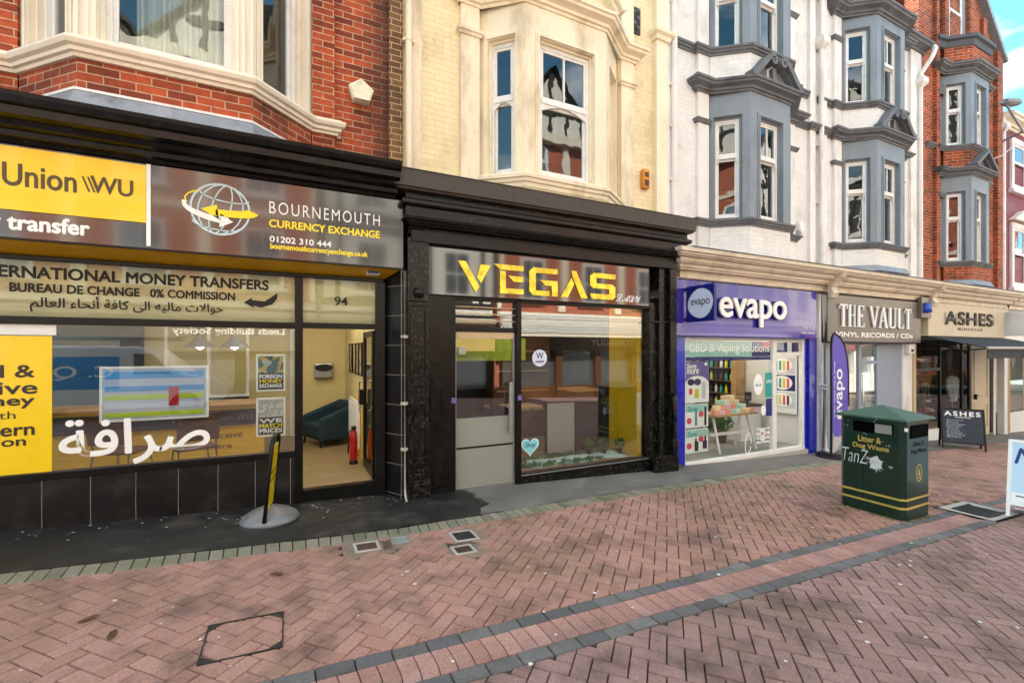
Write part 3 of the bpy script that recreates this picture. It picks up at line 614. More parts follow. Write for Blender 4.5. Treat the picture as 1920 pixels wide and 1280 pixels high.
b.box(-7, 1.02, Y - .03, Y + .06, 2.57, 2.608); b.box(-7, .04, Y - .03, Y + .06, 1.98, 2.05); b.box(.124, .968, Y - .03, Y + .06, 1.99, 2.055); b.box(.04, .124, Y - .035, Y + .07, gz(0) - .02, 2.57); b.box(.93, 1.04, Y - .035, Y + .07, gz(1) - .02, 2.57)
b.box(-7, .04, Y - .035, Y + .06, .53, .6); b.build('shop_frame', m_blackmetal, A, bevel=.004)
b = MB(); b.box(-7, .04, Y - .02, Y + .1, -.1, .53); b.build('stallriser', m_tile, A)
b = MB(); b.prism([(1.04, 5.735), (1.187, 5.47), (1.26, 5.47), (1.26, 5.8), (1.04, 5.8)], -.1, 2.7); b.build('tiled_pier', m_tileS, A)
b = MB(); b.box(.124, .93, Y, Y + .1, -.1, .128); b.build('door_step', m_blackmetal, A); b = MB(); b.box(.124, .968, Y - .05, Y - .001, -.06, -.035); b.build('threshold', m_alu, A)
p = MB(); p.fq(-7, .04, .6, 1.98, Y + .01); p.build('shop_window', m_glass, A)
w = MB(); w.box(-7, .04, Y + .02, Y + .03, 2.05, 2.57); w.build('transom_panel', m_frost, A); w = MB(); w.box(.124, .93, Y + .02, Y + .03, 2.055, 2.57); lab(w.build('transom_panel', m_frost, A), 'frosted transom over the door with house number')
p = MB(); p.fq(-7, .04, 2.05, 2.57, Y + .005); p.fq(.124, .93, 2.055, 2.57, Y + .005); p.build('transom_glass', m_glassclear, A)
M0 = fr(0, 0, 0)
def ft(nm, s, m, par, px0, px1, py0, py1, Yp, ref=None, **k):
    """flat lettering on the plane y=Yp between two photo columns; heights taken at column ref"""
    ref = ref or (px0 + px1) / 2; return text(nm, s, m, par, M0, FX(px0, Yp), FX(px1, Yp), F(ref, py1, Yp)[1], F(ref, py0, Yp)[1], y=Yp - .001, **k)
Yg = Y + .004
x0, x1 = -3.38, F(503, 530, Y)[0]
text('lettering', 'INTERNATIONAL MONEY TRANSFERS', m_txblk, A, M0, -2.6, x1, 2.405, 2.51, y=Yg, bold=.045)
text('lettering', 'BUREAU DE CHANGE   0% COMMISSION', m_txblk, A, M0, F(18, 535, Y)[0], F(440, 550, Y)[0], 2.275, 2.355, y=Yg, bold=.045)
AR = '\uFEE2\uFEDF\uFE8E\uFEC9\uFEDF\uFE8D \uFE80\uFE8E\uFEA4\uFEE7\uFE83 \uFE94\uFED3\uFE8E\uFEDB \uFEF0\uFEDF\uFE8D \uFEEA\uFEF4\uFEDF\uFE8E\uFEE3 \uFE95\uFEFB\uFE8D\uFEEE\uFEA3'
AR = '\uFEE2\uFEDF\uFE8E\uFECC\uFEDF\uFE8D \uFE80\uFE8E\uFEA4\uFEE7\uFE83 \uFE94\uFED3\uFE8E\uFEDB \uFEF0\uFEDF\uFE8D \uFEEA\uFEF4\uFEDF\uFE8E\uFEE3 \uFE95\uFEFB\uFE8D\uFEEE\uFEA3'
text('lettering', AR, m_txblk, A, M0, F(56, 570, Y)[0], F(418, 575, Y)[0], 2.095, 2.255, y=Yg, bold=.014)
text('lettering', '94', m_txblk, A, M0, F(627, 565, Y)[0], F(652, 565, Y)[0], F(640, 573, Y)[1], F(640, 556, Y)[1], y=Yg, off=.02)
a = MB(); xa, xb = F(457, 570, Y)[0], F(520, 565, Y)[0]; za = F(488, 568, Y)[1]
a.poly([(xa, za), (xa + .08, za + .06), (xa + .075, za + .03), (xa + .2, za + .02), (xa + .27, za + .075), (xb, za + .12), (xb, za + .06), (xb - .05, za - .01), (xb - .16, za - .05), (xa + .09, za - .03), (xa + .1, za - .06)], .003, Yg); a.build('arrow', m_txblk, A)
text('lettering', '\uFE94\uFED3\uFE8D\uFEAE\uFEBB', m_txw, A, M0, F(112, 820, Y)[0], F(392, 820, Y)[0], F(250, 868, Y)[1], F(250, 783, Y)[1], y=Y - .001, bold=.018)
# yellow poster on the window
pl = MB(); pl.box(-3.3, F(97, 750, Y)[0], Y + .002, Y + .008, .605, 1.87); yp = pl.build('window_poster', m_yellow, A)
pl = MB(); pl.box(-3.3, F(105, 620, Y)[0], Y + .002, Y + .008, 1.88, 1.975); pl.build('painted_reflection_strip', m_whpl, A)  # white strip stands in for a mirrored sign, a reflection put in as colour
for s, xr, py0, py1, wd in (('Send &', 64, 684, 707, .6), ('Receive', 69, 715, 738, .74), ('Money', 64, 741, 765, .55), ('with', 29, 770, 784, .24), ('Western', 64, 793, 816, .62), ('Union', 48, 818, 835, .39)):
    xe = F(xr, 750, Y)[0]; text('lettering', s, m_txdk, yp, M0, xe - wd, xe, F(40, py1, Y)[1], F(40, py0, Y)[1], y=Y + .0015, bold=.03 if s != 'with' else 0)
# the open glass door, folded back into the shop
d = MB(fr(.925, 5.78, 0, R(90))); d.frame(0, .8, .14, 1.98, -.02, .02, .07, wb=.12); dr = d.build('door', m_blackmetal, A); d = MB(fr(.925, 5.78, 0, R(90))); d.fq(.07, .73, .26, 1.91, 0); d.build('pane', m_glass, dr)
d = MB(fr(.925, 5.78, 0, R(90))); d.tube([(.7, .05, .9), (.7, .08, .92), (.7, .08, 1.3), (.7, .05, 1.32)], .012); d.build('handle', m_chr, dr); d = MB(fr(.925, 5.78, 0, R(90))); d.box(.6, .75, .03, .09, 1.0, 1.2); d.build('lock_box', m_blackmetal, dr)
room(A, -6.9, .97, 5.82, 9.5, .13, 2.75, m_fl, m_cwall, lamps=((.55, .3), (.8, .3), (.93, .55), (.3, .4), (.62, .08), (.78, .08), (.93, .08)))  # row of panels nearest the window added to light the transom from behind
w = MB(); w.box(.945, .96, 5.95, 8.0, .13, .95); w.build('yellow_dado', m_ply, A)
w = MB(); w.frame(-.02, .16, .13, 2.15, 9.44, 9.499, .06, wb=.02); w.build('inner_door_frame', m_sash, A)
w = MB(); w.box(-5.5, -2.2, 9.3, 9.49, .6, 2.4); w.build('back_panel', m_dark, A); w = MB(); w.frame(-1.75, -.62, .98, 2.5, 8.6, 8.66, .04); w.box(-1.2, -1.16, 8.6, 8.66, 1.02, 2.46); w.build('glazed_partition', m_sash, A); w = MB(); w.box(-1.75, -.62, 8.61, 8.65, .13, .98); w.build('partition_base', m_chalk0, A)
t = thing('fascia_sign', 'long brown and yellow money transfer sign over the currency shop', 'shop sign', (-.5, 5.36, 2.7))
a = MB(); a.box(-7, 1.19, 5.345, 5.368, 2.7, 3.495); a.build('panel', m_signdark, t, bevel=.003)
a = MB(); a.box(-3.6, -1.225, 5.33, 5.3445, 2.935, 3.475); a.build('yellow_panel', m_yellow, t); a = MB(); a.box(-1.222, -1.19, 5.332, 5.3445, 2.72, 3.49); a.build('divider', m_txw, t)
a = MB(); a.box(-7, 1.19, 5.335, 5.372, 2.685, 2.6995); a.build('bottom_rail', m_blackmetal, t)
Ys = 5.329
text('lettering', 'Western Union', m_txg, t, M0, -2.98, F(143, 340, Ys)[0], F(70, 353, Ys)[1], F(70, 312, Ys)[1], y=Ys, bold=.02)
a = MB(); xs = [F(p, 345, Ys)[0] for p in (153, 163)]; zt, zb = F(160, 331, Ys)[1], F(160, 359, Ys)[1]
for xx in xs: a.poly([(xx, zt), (xx + .014, zt), (xx + .06, zb), (xx + .046, zb)], .003, Ys)
a.build('logo_bars', m_txg, t)
text('lettering', 'WU', m_txg, t, M0, F(170, 345, Ys)[0], F(249, 350, Ys)[0], F(210, 365, Ys)[1], F(210, 335, Ys)[1], y=Ys, bold=.025)
text('lettering', 'Money transfer', m_txw, t, M0, -2.66, F(166, 420, Ys)[0], F(90, 442, 5.344)[1] - .01, F(90, 408, 5.344)[1], y=5.344, bold=.035)
Ys = 5.344
text('lettering', 'BOURNEMOUTH', m_txw, t, M0, F(505, 390, Ys)[0], F(712, 405, Ys)[0], F(505, 400, Ys)[1], F(505, 377, Ys)[1], y=Ys, off=-.004, spacing=1.25)
text('lettering', 'CURRENCY EXCHANGE', m_txy, t, M0, F(505, 410, Ys)[0], F(712, 430, Ys)[0], F(505, 425, Ys)[1], F(505, 411, Ys)[1], y=Ys, bold=.04)
text('lettering', '01202 310 444', m_txw, t, M0, F(506, 450, Ys)[0], F(621, 458, Ys)[0], F(506, 453, Ys)[1], F(506, 442, Ys)[1], y=Ys, bold=.03)
text('lettering', 'bournemouthcurrencyexchange.co.uk', m_txy, t, M0, F(507, 460, Ys)[0], F(689, 477, Ys)[0], F(507, 469, Ys)[1], F(507, 456, Ys)[1], y=Ys, bold=.03)
gx, gzz = F(414, 393, Ys); gr = .25
def ell(rx, rz, a0=0, a1=6.283, n=36, cx=gx, cz=gzz, rot=0):
    o = []
    for i in range(n + 1):
        q = a0 + (a1 - a0) * i / n; x, z = rx * math.cos(q), rz * math.sin(q); o.append((cx + x * math.cos(rot) - z * math.sin(rot), cz + x * math.sin(rot) + z * math.cos(rot)))
    return o
a = MB(); tl = .25
a.ribbon(ell(gr, gr)[:-1], .018, .004, Ys, closed=True)
for rx in (.32, .75): a.ribbon(ell(gr * rx, gr, R(90), R(270), 20, rot=-tl), .012, .003, Ys); a.ribbon(ell(gr * rx, gr, R(-90), R(90), 20, rot=-tl), .012, .003, Ys)
for zz in (-.6, .55): a.ribbon(ell(gr * math.sqrt(1 - zz * zz), gr * .22, R(180), R(360), 20, cx=gx + zz * gr * math.sin(tl), cz=gzz + zz * gr, rot=-tl * .5), .012, .003, Ys)
a.build('globe_logo', mat('pale_blue_print', 'bcd6dc', .4, var=.03), t)
a = MB(); arc = ell(gr * 1.22, gr * .42, R(172), R(272), 16, cz=gzz - .0, rot=-.12); a.ribbon(arc, [.03 + .035 * i / 16 for i in range(17)], .005, Ys - .004); e = arc[-1]; a.poly([(e[0] - .0, e[1] + .065), (e[0] + .11, e[1] - .01), (e[0] - .01, e[1] - .075)], .005, Ys - .004); a.build('arrow', m_txw, t)
a = MB(); arc = ell(gr * 1.16, gr * .22, R(358), R(262), 16, cz=gzz + .02, rot=-.04); a.ribbon(arc, [.09 - .03 * i / 16 for i in range(17)], .005, Ys - .004); e = arc[-1]; a.poly([(e[0] + .01, e[1] + .075), (e[0] - .12, e[1] + .02), (e[0] + .03, e[1] - .07)], .005, Ys - .004); a.build('arrow', m_txy, t); a = MB(); a.ribbon(ell(gr * 1.18, gr * .5, R(200), R(130), 12, cz=gzz + .05, rot=-.1), .012, .004, Ys - .002); a.build('orbit_line', m_txy, t)
t = thing('security_camera', 'small dome housing under the yellow soffit above the doorway', 'camera', (.86, 5.6, 2.58)); a = MB(); a.box(.8, .95, 5.5, 5.64, 2.63, 2.684); a.build('housing', m_whpl, t, bevel=.012); a = MB(); a.box(.81, .94, 5.49, 5.5, 2.64, 2.675); a.build('lens', m_navy, t)
def pent(x, z, r, y, name, label, m, hexa=False):
    t = thing(name, label, 'alarm box', (x, y, z - r)); a = MB(); n = 6 if hexa else 5
    P = [(x + r * (.72 if hexa else 1) * math.sin(2 * math.pi * i / n), z + r * math.cos(2 * math.pi * i / n)) for i in range(n)]
    a.poly(P, .09, y); a.build('case', m, t, bevel=.012)
    a = MB(); a.poly([(x + (p - x) * .82, z + (q - z) * .82) for p, q in P], .012, y - .09); a.build('face', m, t, bevel=.006)
    return t
ax, az = F(676, 177, 5.7); t = pent(ax, az, .155, 5.715, 'alarm_box', 'old cream pentagon alarm box on the red brick wall', m_alarm)
a = MB(); a.box(ax - .09, ax + .09, 5.575, 5.62, az - .12, az - .06); a.build('strobe', m_alarm, t)
P1 = pipe('drainpipe', 'slim white pipe beside the tiled pier of the currency shop', 1.225, 5.42, gz(1.2), 2.68, m_conc, .013, clips=(.55, 1.1, 1.9))
pipe('drainpipe', 'cream drainpipe where red brick and cream walls meet', 1.32, 5.62, 3.86, 12.4, m_stucco, .042, clips=(5.6, 8.0), shoe=False)
solid(A, -7, 1.26, 12.6, m_slate, m_brick)

# interior of the currency shop
def poster(x, y, z0, z1, w, name, label, lines, pic, frame=m_txw, ang=0):
    t = thing(name, label, 'poster', (x, y, z0)); M = fr(x, y, 0, ang); a = MB(M); a.box(-w / 2, w / 2, -.006, .006, z0, z1); a.build('frame', frame, t, bevel=.002)
    a = MB(M); zm = z0 + (z1 - z0) * .5; a.box(-w / 2 + .02, w / 2 - .02, -.008, -.006, zm, z1 - .02); a.build('picture', pic, t); a = MB(M); a.box(-w / 2 + .02, w / 2 - .02, -.008, -.006, z0 + .02, zm); a.build('panel', m_txblk, t)
    n = len(lines); h = (zm - z0 - .05) / n
    for i, (s, m) in enumerate(lines): text('lettering', s, m, t, M, -w / 2 + .035, w / 2 - .035, zm - .02 - h * i - h * .78, zm - .02 - h * i, y=-.0085, bold=.05)
    return t
def picmat(name, cols, sc):
    m, tt, b, N, L = nodes(name); g = N('NewGeometry'); n = N('TexNoise'); n.inputs['Scale'].default_value = sc; n.inputs['Detail'].default_value = 3; L(g.outputs['Position'], n.inputs[0]); r = N('ValToRGB'); r.color_ramp.interpolation = 'EASE'
    e = r.color_ramp.elements; e[0].position = .35; e[1].position = .65; e[0].color = S(cols[0]); e[1].color = S(cols[-1])
    for i, c in enumerate(cols[1:-1]): k = e.new(.35 + .3 * (i + 1) / (len(cols) - 1)); k.color = S(c)
    L(n.outputs[0], r.inputs[0]); L(r.outputs[0], b.inputs['Base Color']); b.inputs['Roughness'].default_value = .35; return m
xc = F(508, 700, 5.74)[0]
poster(xc, 5.74, F(508, 733, 5.74)[1], F(508, 664, 5.74)[1], .29, 'hanging_poster', 'upper hanging poster with coins and globe, reads foreign money exchange', (('FOREIGN', m_txw), ('MONEY', m_txy), ('EXCHANGE', m_txw)), picmat('coins_print', ('1e5f6e', '2f3c44', 'c2a93a', '8ab0b4'), 14))
poster(xc, 5.74, F(508, 817, 5.74)[1], F(508, 745, 5.74)[1], .29, 'hanging_poster', 'lower hanging poster with banknotes, reads we match prices', (('WE', m_txw), ('MATCH', m_txy), ('PRICES', m_txw)), picmat('notes_print', ('9a7a5a', 'd8d2c0', '7f9ea2', 'c9a58d'), 22))
t = thing('rate_board', 'wide blue and lime rates board hanging inside the shop window', 'rate board', (FX(290, 5.78), 5.78, 1.1)); xa, xb = FX(192, 5.78), FX(387, 5.78); zb, ztp = F(290, 783, 5.78)[1], F(290, 690, 5.78)[1]
a = MB(); a.box(xa, xb, 5.775, 5.79, zb, ztp); a.build('panel', m_ratebg, t, bevel=.002)
a = MB(); a.box(xa + .02, xb - .02, 5.7712, 5.7748, ztp - .2 * (ztp - zb), ztp - .03); a.build('header', m_rateblue, t)
a = MB(); a.box(xa + .62 * (xb - xa), xa + .72 * (xb - xa), 5.7695, 5.771, zb + .12, zb + .62 * (ztp - zb)); a.build('red_column', m_red, t)
for k, m in enumerate((m_lime, m_oval, m_lime, m_rateblue)):
    zz = zb + .02 + k * (ztp - zb) * .17; a = MB(); a.box(xa + .02, xb - .02, 5.771, 5.775, zz, zz + (ztp - zb) * .1); a.build('stripe', m, t)
a = MB(); a.frame(xa - .02, xb + .02, zb - .02, ztp + .02, 5.768, 5.792, .02); a.build('frame', m_txw, t)
t = thing('serving_counter', 'long counter with yellow front panel inside the currency shop', 'counter', (-1.8, 7.6, .13)); a = MB(); a.box(-3.8, -.35, 7.5, 7.54, .15, .95); a.build('front_panel', m_ply, t); a = MB(); a.box(-3.85, -.3, 7.45, 8.1, .95, .99); a.build('worktop', m_wood, t, bevel=.008); a = MB(); a.box(-3.8, -.35, 7.46, 7.5, .68, .9); a.build('sign_strip', m_chalk0, t)
text('lettering', 'WesternUnion WU', m_dimtx, t, M0, -1.45, -.5, .75, .83, y=7.459); text('lettering', 'receive', m_txdk, t, M0, -1.0, -.62, .5, .58, y=7.499); text('lettering', 'here', m_txdk, t, M0, -1.0, -.75, .36, .43, y=7.499)
def chair(x, y, z, rz, label):
    t = thing('cafe_chair', label, 'chair', (x, y, z), 'chairs in the currency shop'); M = fr(x, y, z, rz)
    a = MB(M); a.box(-.21, .21, -.2, .2, .43, .46); a.build('seat', m_woodd, t, bevel=.01)
    a = MB(M); P = [(-.21 + .42 * i / 8, .2 + .05 * math.sin(math.pi * i / 8)) for i in range(9)]
    for (xa, ya), (xb, yb) in zip(P, P[1:]): a.add([(xa, ya, .55), (xb, yb, .55), (xb, yb + .06, .88), (xa, ya + .06, .88), (xa, ya + .02, .55), (xb, yb + .02, .55), (xb, yb + .08, .88), (xa, ya + .08, .88)], [(0, 1, 2, 3), (7, 6, 5, 4), (0, 4, 5, 1), (3, 2, 6, 7)])
    a.build('backrest', m_woodd, t)
    for sx in (-1, 1):
        for sy in (-1, 1): a = MB(M); a.tube([(sx * .17, sy * .17, .43), (sx * .22, sy * .23, 0)] if sy < 0 else [(sx * .18, .27, .8), (sx * .18, .18, .45), (sx * .22, .24, 0)], .012); a.build('leg', m_chr, t)
    return t
for k, (px_, tx) in enumerate(((375, 'left lit pendant lamp with metal shade inside the currency shop'), (440, 'right lit pendant lamp with metal shade inside the currency shop'))):
    lx = FX(px_, 8.0); t = thing('pendant_lamp', tx, 'pendant lamp', (lx, 8.0, 1.7), 'pendant lamps in the currency shop'); a = MB(); a.lathe((lx, 8.0, 1.78), [(.2, 0), (.16, .05), (.07, .12), (.03, .2)], 18); a.build('shade', m_alu, t); a = MB(); a.tube([(lx, 8.0, 1.98), (lx, 8.0, 2.75)], .008, 6); a.build('cord', m_blackmetal, t); a = MB(); a.lathe((lx, 8.0, 1.74), [(.0, 0), (.05, .03), (.05, .06), (.0, .08)], 12); a.build('bulb', m_glow, t)
chair(-1.05, 6.6, .13, R(200), 'dark chair with chrome legs right of the other window chair'); chair(-1.75, 6.7, .13, R(160), 'dark chair with chrome legs behind the white window lettering')
t = thing('armchair', 'dark teal tub armchair inside the open doorway', 'armchair', (.5, 8.55, .13)); M = fr(.6, 8.45, .13, R(-68)) @ Matrix.Scale(.88, 4)
a = MB(M); a.box(-.36, .36, -.35, .3, .12, .42); a.build('seat', m_teal, t, bevel=.05)
a = MB(M); a.add([(-.42, -.36, .12), (-.3, -.36, .12), (-.3, .4, .12), (-.42, .4, .12), (-.42, -.36, .55), (-.3, -.36, .55), (-.3, .4, .8), (-.42, .4, .8)], [(0, 3, 2, 1), (4, 5, 6, 7), (0, 1, 5, 4), (1, 2, 6, 5), (2, 3, 7, 6), (3, 0, 4, 7)]); a.build('arm', m_teal, t, bevel=.04)
a = MB(M); a.add([(.3, -.36, .12), (.42, -.36, .12), (.42, .4, .12), (.3, .4, .12), (.3, -.36, .55), (.42, -.36, .55), (.42, .4, .8), (.3, .4, .8)], [(0, 3, 2, 1), (4, 5, 6, 7), (0, 1, 5, 4), (1, 2, 6, 5), (2, 3, 7, 6), (3, 0, 4, 7)]); a.build('arm', m_teal, t, bevel=.04)
a = MB(M); a.box(-.3, .3, .28, .42, .12, .82); a.build('backrest', m_teal, t, bevel=.05)
for sx in (-1, 1):
    for sy in (-1, 1): a = MB(M); a.tube([(sx * .34, sy * .32, .13), (sx * .36, sy * .34, 0)], .022); a.build('leg', m_blackmetal, t)
t = thing('towel_dispenser', 'grey paper dispenser with dark oval window on the back wall', 'dispenser', (.48, 9.4, 1.4)); hx, hz = F(607, 694, 9.4); a = MB(); a.box(hx - .17, hx + .17, 9.36, 9.5, hz - .16, hz + .14); a.build('case', m_alu, t, bevel=.03); a = MB(); a.poly([(hx + .16 * math.cos(q * .314), hz + .05 + .07 * math.sin(q * .314)) for q in range(20)], .01, 9.359); a.build('window', m_dark, t)
MR = fr(1.02, 0, 0, R(-90))
t = thing('radiator', 'white panel radiator on the right wall of the doorway', 'radiator', (.98, 7.6, .25)); a = MB(); a.box(.9, .94, 7.1, 8.2, .25, .95); a.build('panel', m_whpl, t, bevel=.01)
a = MB()
for k in range(16): a.box(.888, .9, 7.13 + k * .067, 7.165 + k * .067, .3, .9)
a.build('fins', m_whpl, t)
t = thing('fire_extinguisher', 'red fire extinguisher standing by the radiator', 'extinguisher', (.86, 6.75, .13)); a = MB(); a.lathe((.8, 6.75, .18), [(.045, 0), (.055, .02), (.055, .34), (.04, .4), (.02, .44)], 16); a.build('cylinder', m_red, t); a = MB(); a.box(.77, .83, 6.68, 6.78, .62, .66); a.tube([(.8, 6.69, .64), (.73, 6.66, .6), (.72, 6.68, .3)], .01); a.build('valve', m_blackmetal, t); a = MB(); a.lathe((.8, 6.75, .132), [(.06, 0), (.058, .04), (.048, .05)], 14); a.build('stand', m_blackmetal, t)
for k, yy in enumerate((7.1, 7.45, 7.8, 8.3, 8.6)):
    t = thing('wall_picture', ('nearest', 'second', 'middle', 'fourth', 'farthest')[k] + ' narrow framed picture on the right wall of the doorway', 'picture', (1.0, yy, 1.35), 'narrow pictures in the doorway'); M = fr(.968, yy, 0, R(-90)); a = MB(M); a.box(-.1, .1, -.03, 0, 1.35, 1.85); a.build('frame', m_blackmetal, t); a = MB(M); a.box(-.075, .075, -.033, -.03, 1.38, 1.82); a.build('print', picmat('sepia_print', ('7a5a3a', 'c9b48a', '3a3026'), 9), t)

# ------------------------------------------------------------------ B: cream house with the black and gold shop
B = thing('cream_building', 'cream painted building with bay window above black and gold shop', 'building', (3.5, 5.72, gz(3.5)))
BB = (2.306, 2.78, 4.1, 4.68, 5.75, 5.28)
w = MB(); wall(w, 1.265, 2.306, 3.5, 12.2); wall(w, 4.68, 5.66, 3.5, 12.2); wall(w, 2.306, 4.68, 7.4, 12.2); w.build('wall', m_cream, B)
for x0, x1, yy in ((1.36, 1.5, 5.69), (2.02, 2.285, 5.66), (4.70, 4.95, 5.66), (5.42, 5.66, 5.64)): w = MB(); w.box(x0, x1, yy, 5.72, 3.5, 12.2); w.build('pilaster', m_stucco, B)
for x0, x1 in ((2.02, 2.285), (4.70, 4.95)):
    b = MB(); b.sweep([(x0, 5.72), (x0, 5.66), (x1, 5.66), (x1, 5.72)], [(0, 5.93), (.02, 5.93), (.03, 5.96), (.05, 5.97), (.055, 6.0), (0, 6.03)]); b.build('pilaster_cap', m_stucco, B)
b = MB(); b.sweep([(5.42, 5.72), (5.42, 5.64), (5.66, 5.64), (5.66, 5.72)], [(0, 6.86), (.03, 6.86), (.05, 6.92), (.09, 6.95), (.1, 7.0), (0, 7.03)]); b.build('pilaster_cap', m_stucco, B)
PB = [(2.0, 5.72), (2.0, 5.66), (2.31, 5.66), (2.78, 5.28), (4.1, 5.28), (4.67, 5.66), (4.97, 5.66), (4.97, 5.72)]
b = MB(); b.sweep(PB, prof(CORN, 6.33, 1.15, .9)); b.build('bay_cornice', m_stucco, B)
# round pediment on the cornice
pc, pr = 3.44, 1.0; b = MB(); pts = [(pc + pr * math.cos(R(150 - i * 6)), 6.1 + pr * math.sin(R(150 - i * 6))) for i in range(21)]
b.ribbon(pts, .1, .16, 5.25); b.ribbon([(pc + (pr - .09) * (x - pc) / pr, 6.1 + (z - 6.1) * (pr - .09) / pr) for x, z in pts], .06, .1, 5.25); b.poly(pts, .03, 5.28); b.build('pediment', m_stucco, B)
b = MB(); b.sweep(PB[2:6], [(-.25, 3.5), (0, 3.5), (0, 4.1), (-.25, 4.1)]); b.build('bay_apron', m_stucco, B)
b = MB(); b.sweep(PB[2:6], [(0, 3.88), (.02, 3.9), (.03, 3.95), (.05, 3.96), (.06, 4.0), (.08, 4.01), (.085, 4.05), (.03, 4.09), (0, 4.09)]); b.build('sill_moulding', m_stucco, B)
f = MB()
for i, (M, L) in enumerate(bayfaces(*BB)): bayposts(f, M, L, .22 if i == 1 else .14, 4.08, 5.93, 6.36)
f.build('bay_frame', m_stucco, B)
for i, (M, L) in enumerate(bayfaces(*BB)): winfacet(B, M, L, .24 if i == 1 else .15, 4.1, 5.9, m_stucco, m_sash, m_glassold, bars=1 if i == 1 else 0, zm=5.14, arched=True, depth=.08)
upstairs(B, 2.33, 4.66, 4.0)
# shop cornice
b = MB(); PC = [(1.28, 5.75), (1.28, 5.42), (5.66, 5.42), (5.66, 5.75)]
b.sweep([(1.2, 5.72), (1.2, 5.3), (5.62, 5.3), (5.62, 5.72)], [(0, 3.59), (.12, 3.59), (.13, 3.61), (.15, 3.62), (.16, 3.80), (.17, 3.815), (-.05, 3.87)]); b.build('cornice_board', m_browncor, B)
b = MB(); b.sweep([(1.3, 5.72), (1.3, 5.36), (5.6, 5.36), (5.6, 5.72)], [(0, 3.22), (.05, 3.22), (.06, 3.24), (.08, 3.245), (.09, 3.27), (.115, 3.28), (.12, 3.30), (.1, 3.315), (.1, 3.42), (.13, 3.43), (.15, 3.45), (.15, 3.49), (.12, 3.5), (.1, 3.52), (.1, 3.595), (0, 3.6)]); b.build('shop_cornice', m_black, B)
b = MB(); b.box(1.3, 5.6, 5.4, 5.75, 3.05, 3.22); b.build('cornice_soffit', m_blackmetal, B)
for x in (1.26, 5.44):
    b = MB(); b.poly([(0, 0), (-.1, .05), (-.2, .2), (-.22, .42), (0, .42)], .2); b.v = [Vector((x + .2 + v.y, 5.5 + v.x * .8, 3.1 + v.z)) for v in b.v]; b.build('console_bracket', m_blackv, B)
# sign panel, pilasters, door and window of the shop
p = MB(); p.box(1.26, 1.52, 5.42, 5.7, -.2, 3.1); p.box(1.285, 1.495, 5.41, 5.42, 2.35, 2.7); p.frame(1.28, 1.5, .35, 1.1, 5.40, 5.42, .03); p.frame(1.28, 1.5, 1.3, 2.3, 5.40, 5.42, .03); p.box(1.25, 1.53, 5.39, 5.42, -.2, .12); p.box(1.25, 1.53, 5.395, 5.42, .12, .16); p.box(1.25, 1.53, 5.39, 5.42, 2.33, 2.36); p.build('shop_pilaster', m_blackv, B, bevel=.004)
p = MB(); p.poly([(1.31, .86), (1.47, .86), (1.39, 1.06)], .025, 5.40); p.box(1.29, 1.49, 5.37, 5.40, .80, .86); p.build('cast_ornament', m_blackv, B); p = MB(); p.poly([(1.34, .4), (1.44, .4), (1.41, .47), (1.44, .54), (1.34, .54), (1.37, .47)], .02, 5.4); p.build('cast_ornament', m_blackv, B); p = MB(); p.lathe((1.39, 5.40, 2.43), [(0.0, -.06), (.05, -.05), (.07, 0), (.05, .05), (0, .06)], 10); p.build('cast_ornament', m_blackv, B)
p = MB(); p.box(1.52, 1.83, 5.5, 5.7, -.2, 2.42); p.box(1.52, 1.83, 5.49, 5.5, .02, .05); p.frame(1.56, 1.74, .86, 1.30, 5.485, 5.5, .03); p.box(1.535, 1.82, 5.48, 5.5, .8, .815); p.build('side_panel', m_black, B)
p = MB(); p.box(5.16, 5.3, 5.52, 5.7, -.3, 2.5); p.box(5.3, 5.4, 5.46, 5.7, -.3, 3.1); p.box(5.4, 5.5, 5.5, 5.7, -.3, 3.1); p.box(5.5, 5.64, 5.42, 5.7, -.3, 3.1); p.box(5.16, 5.66, 5.40, 5.46, -.3, .05); p.box(5.16, 5.5, 5.44, 5.5, 2.18, 2.2); p.lathe((5.57, 5.40, .05), [(.05, 0), (.06, .2), (.035, .3), (.05, .34), (.03, .5), (.04, .56), (.05, .9), (.03, .95)], 10); p.poly([(5.5, .86), (5.64, .86), (5.57, 1.06)], .03, 5.41); p.build('shop_pilaster', m_blackv, B, bevel=.004)
Y = 5.6
p = MB(); p.box(1.83, 1.9, 5.52, Y + .08, -.2, 2.42); p.box(2.79, 2.86, 5.54, Y + .08, -.2, 2.42); p.box(1.83, 5.2, 5.54, Y + .08, 2.395, 2.43); p.box(1.9, 2.79, Y - .02, Y + .06, 1.985, 2.04); p.box(2.86, 5.16, 5.55, Y + .08, -.03, .03); p.build('shop_frame', m_blackmetal, B, bevel=.004)
p = MB(); p.box(2.86, 5.16, 5.55, Y + .1, -.35, -.03); p.build('stallriser', m_blackv, B)
p = MB(); p.box(2.86, 5.16, 5.535, 5.549, .0, .014); p.build('sill_strip', m_alu, B)
p = MB(); p.fq(2.86, 5.16, .03, 2.395, Y + .02); p.build('shop_window', m_glass, B)
p = MB(); p.fq(1.9, 2.79, 2.04, 2.395, Y + .02); p.build('transom_glass', m_glass, B)
p = MB()
for z in (2.13, 2.22, 2.31): p.box(1.9, 2.79, Y + .0, Y + .03, z - .006, z + .006)
p.build('louvre', m_pale, B)
d = MB(); zb = -.15; d.frame(1.905, 2.785, zb, 1.98, Y, Y + .045, .03, wb=.09, wt=.09); dr = d.build('shop_door', m_alu, B, bevel=.003)
d = MB(); d.box(1.935, 2.755, Y - .004, Y + .0, 1.89, 1.975); d.build('top_rail', m_pale, dr)
d = MB(); d.fq(1.935, 2.755, .84, 1.9, Y + .02); d.build('pane', m_glass, dr)
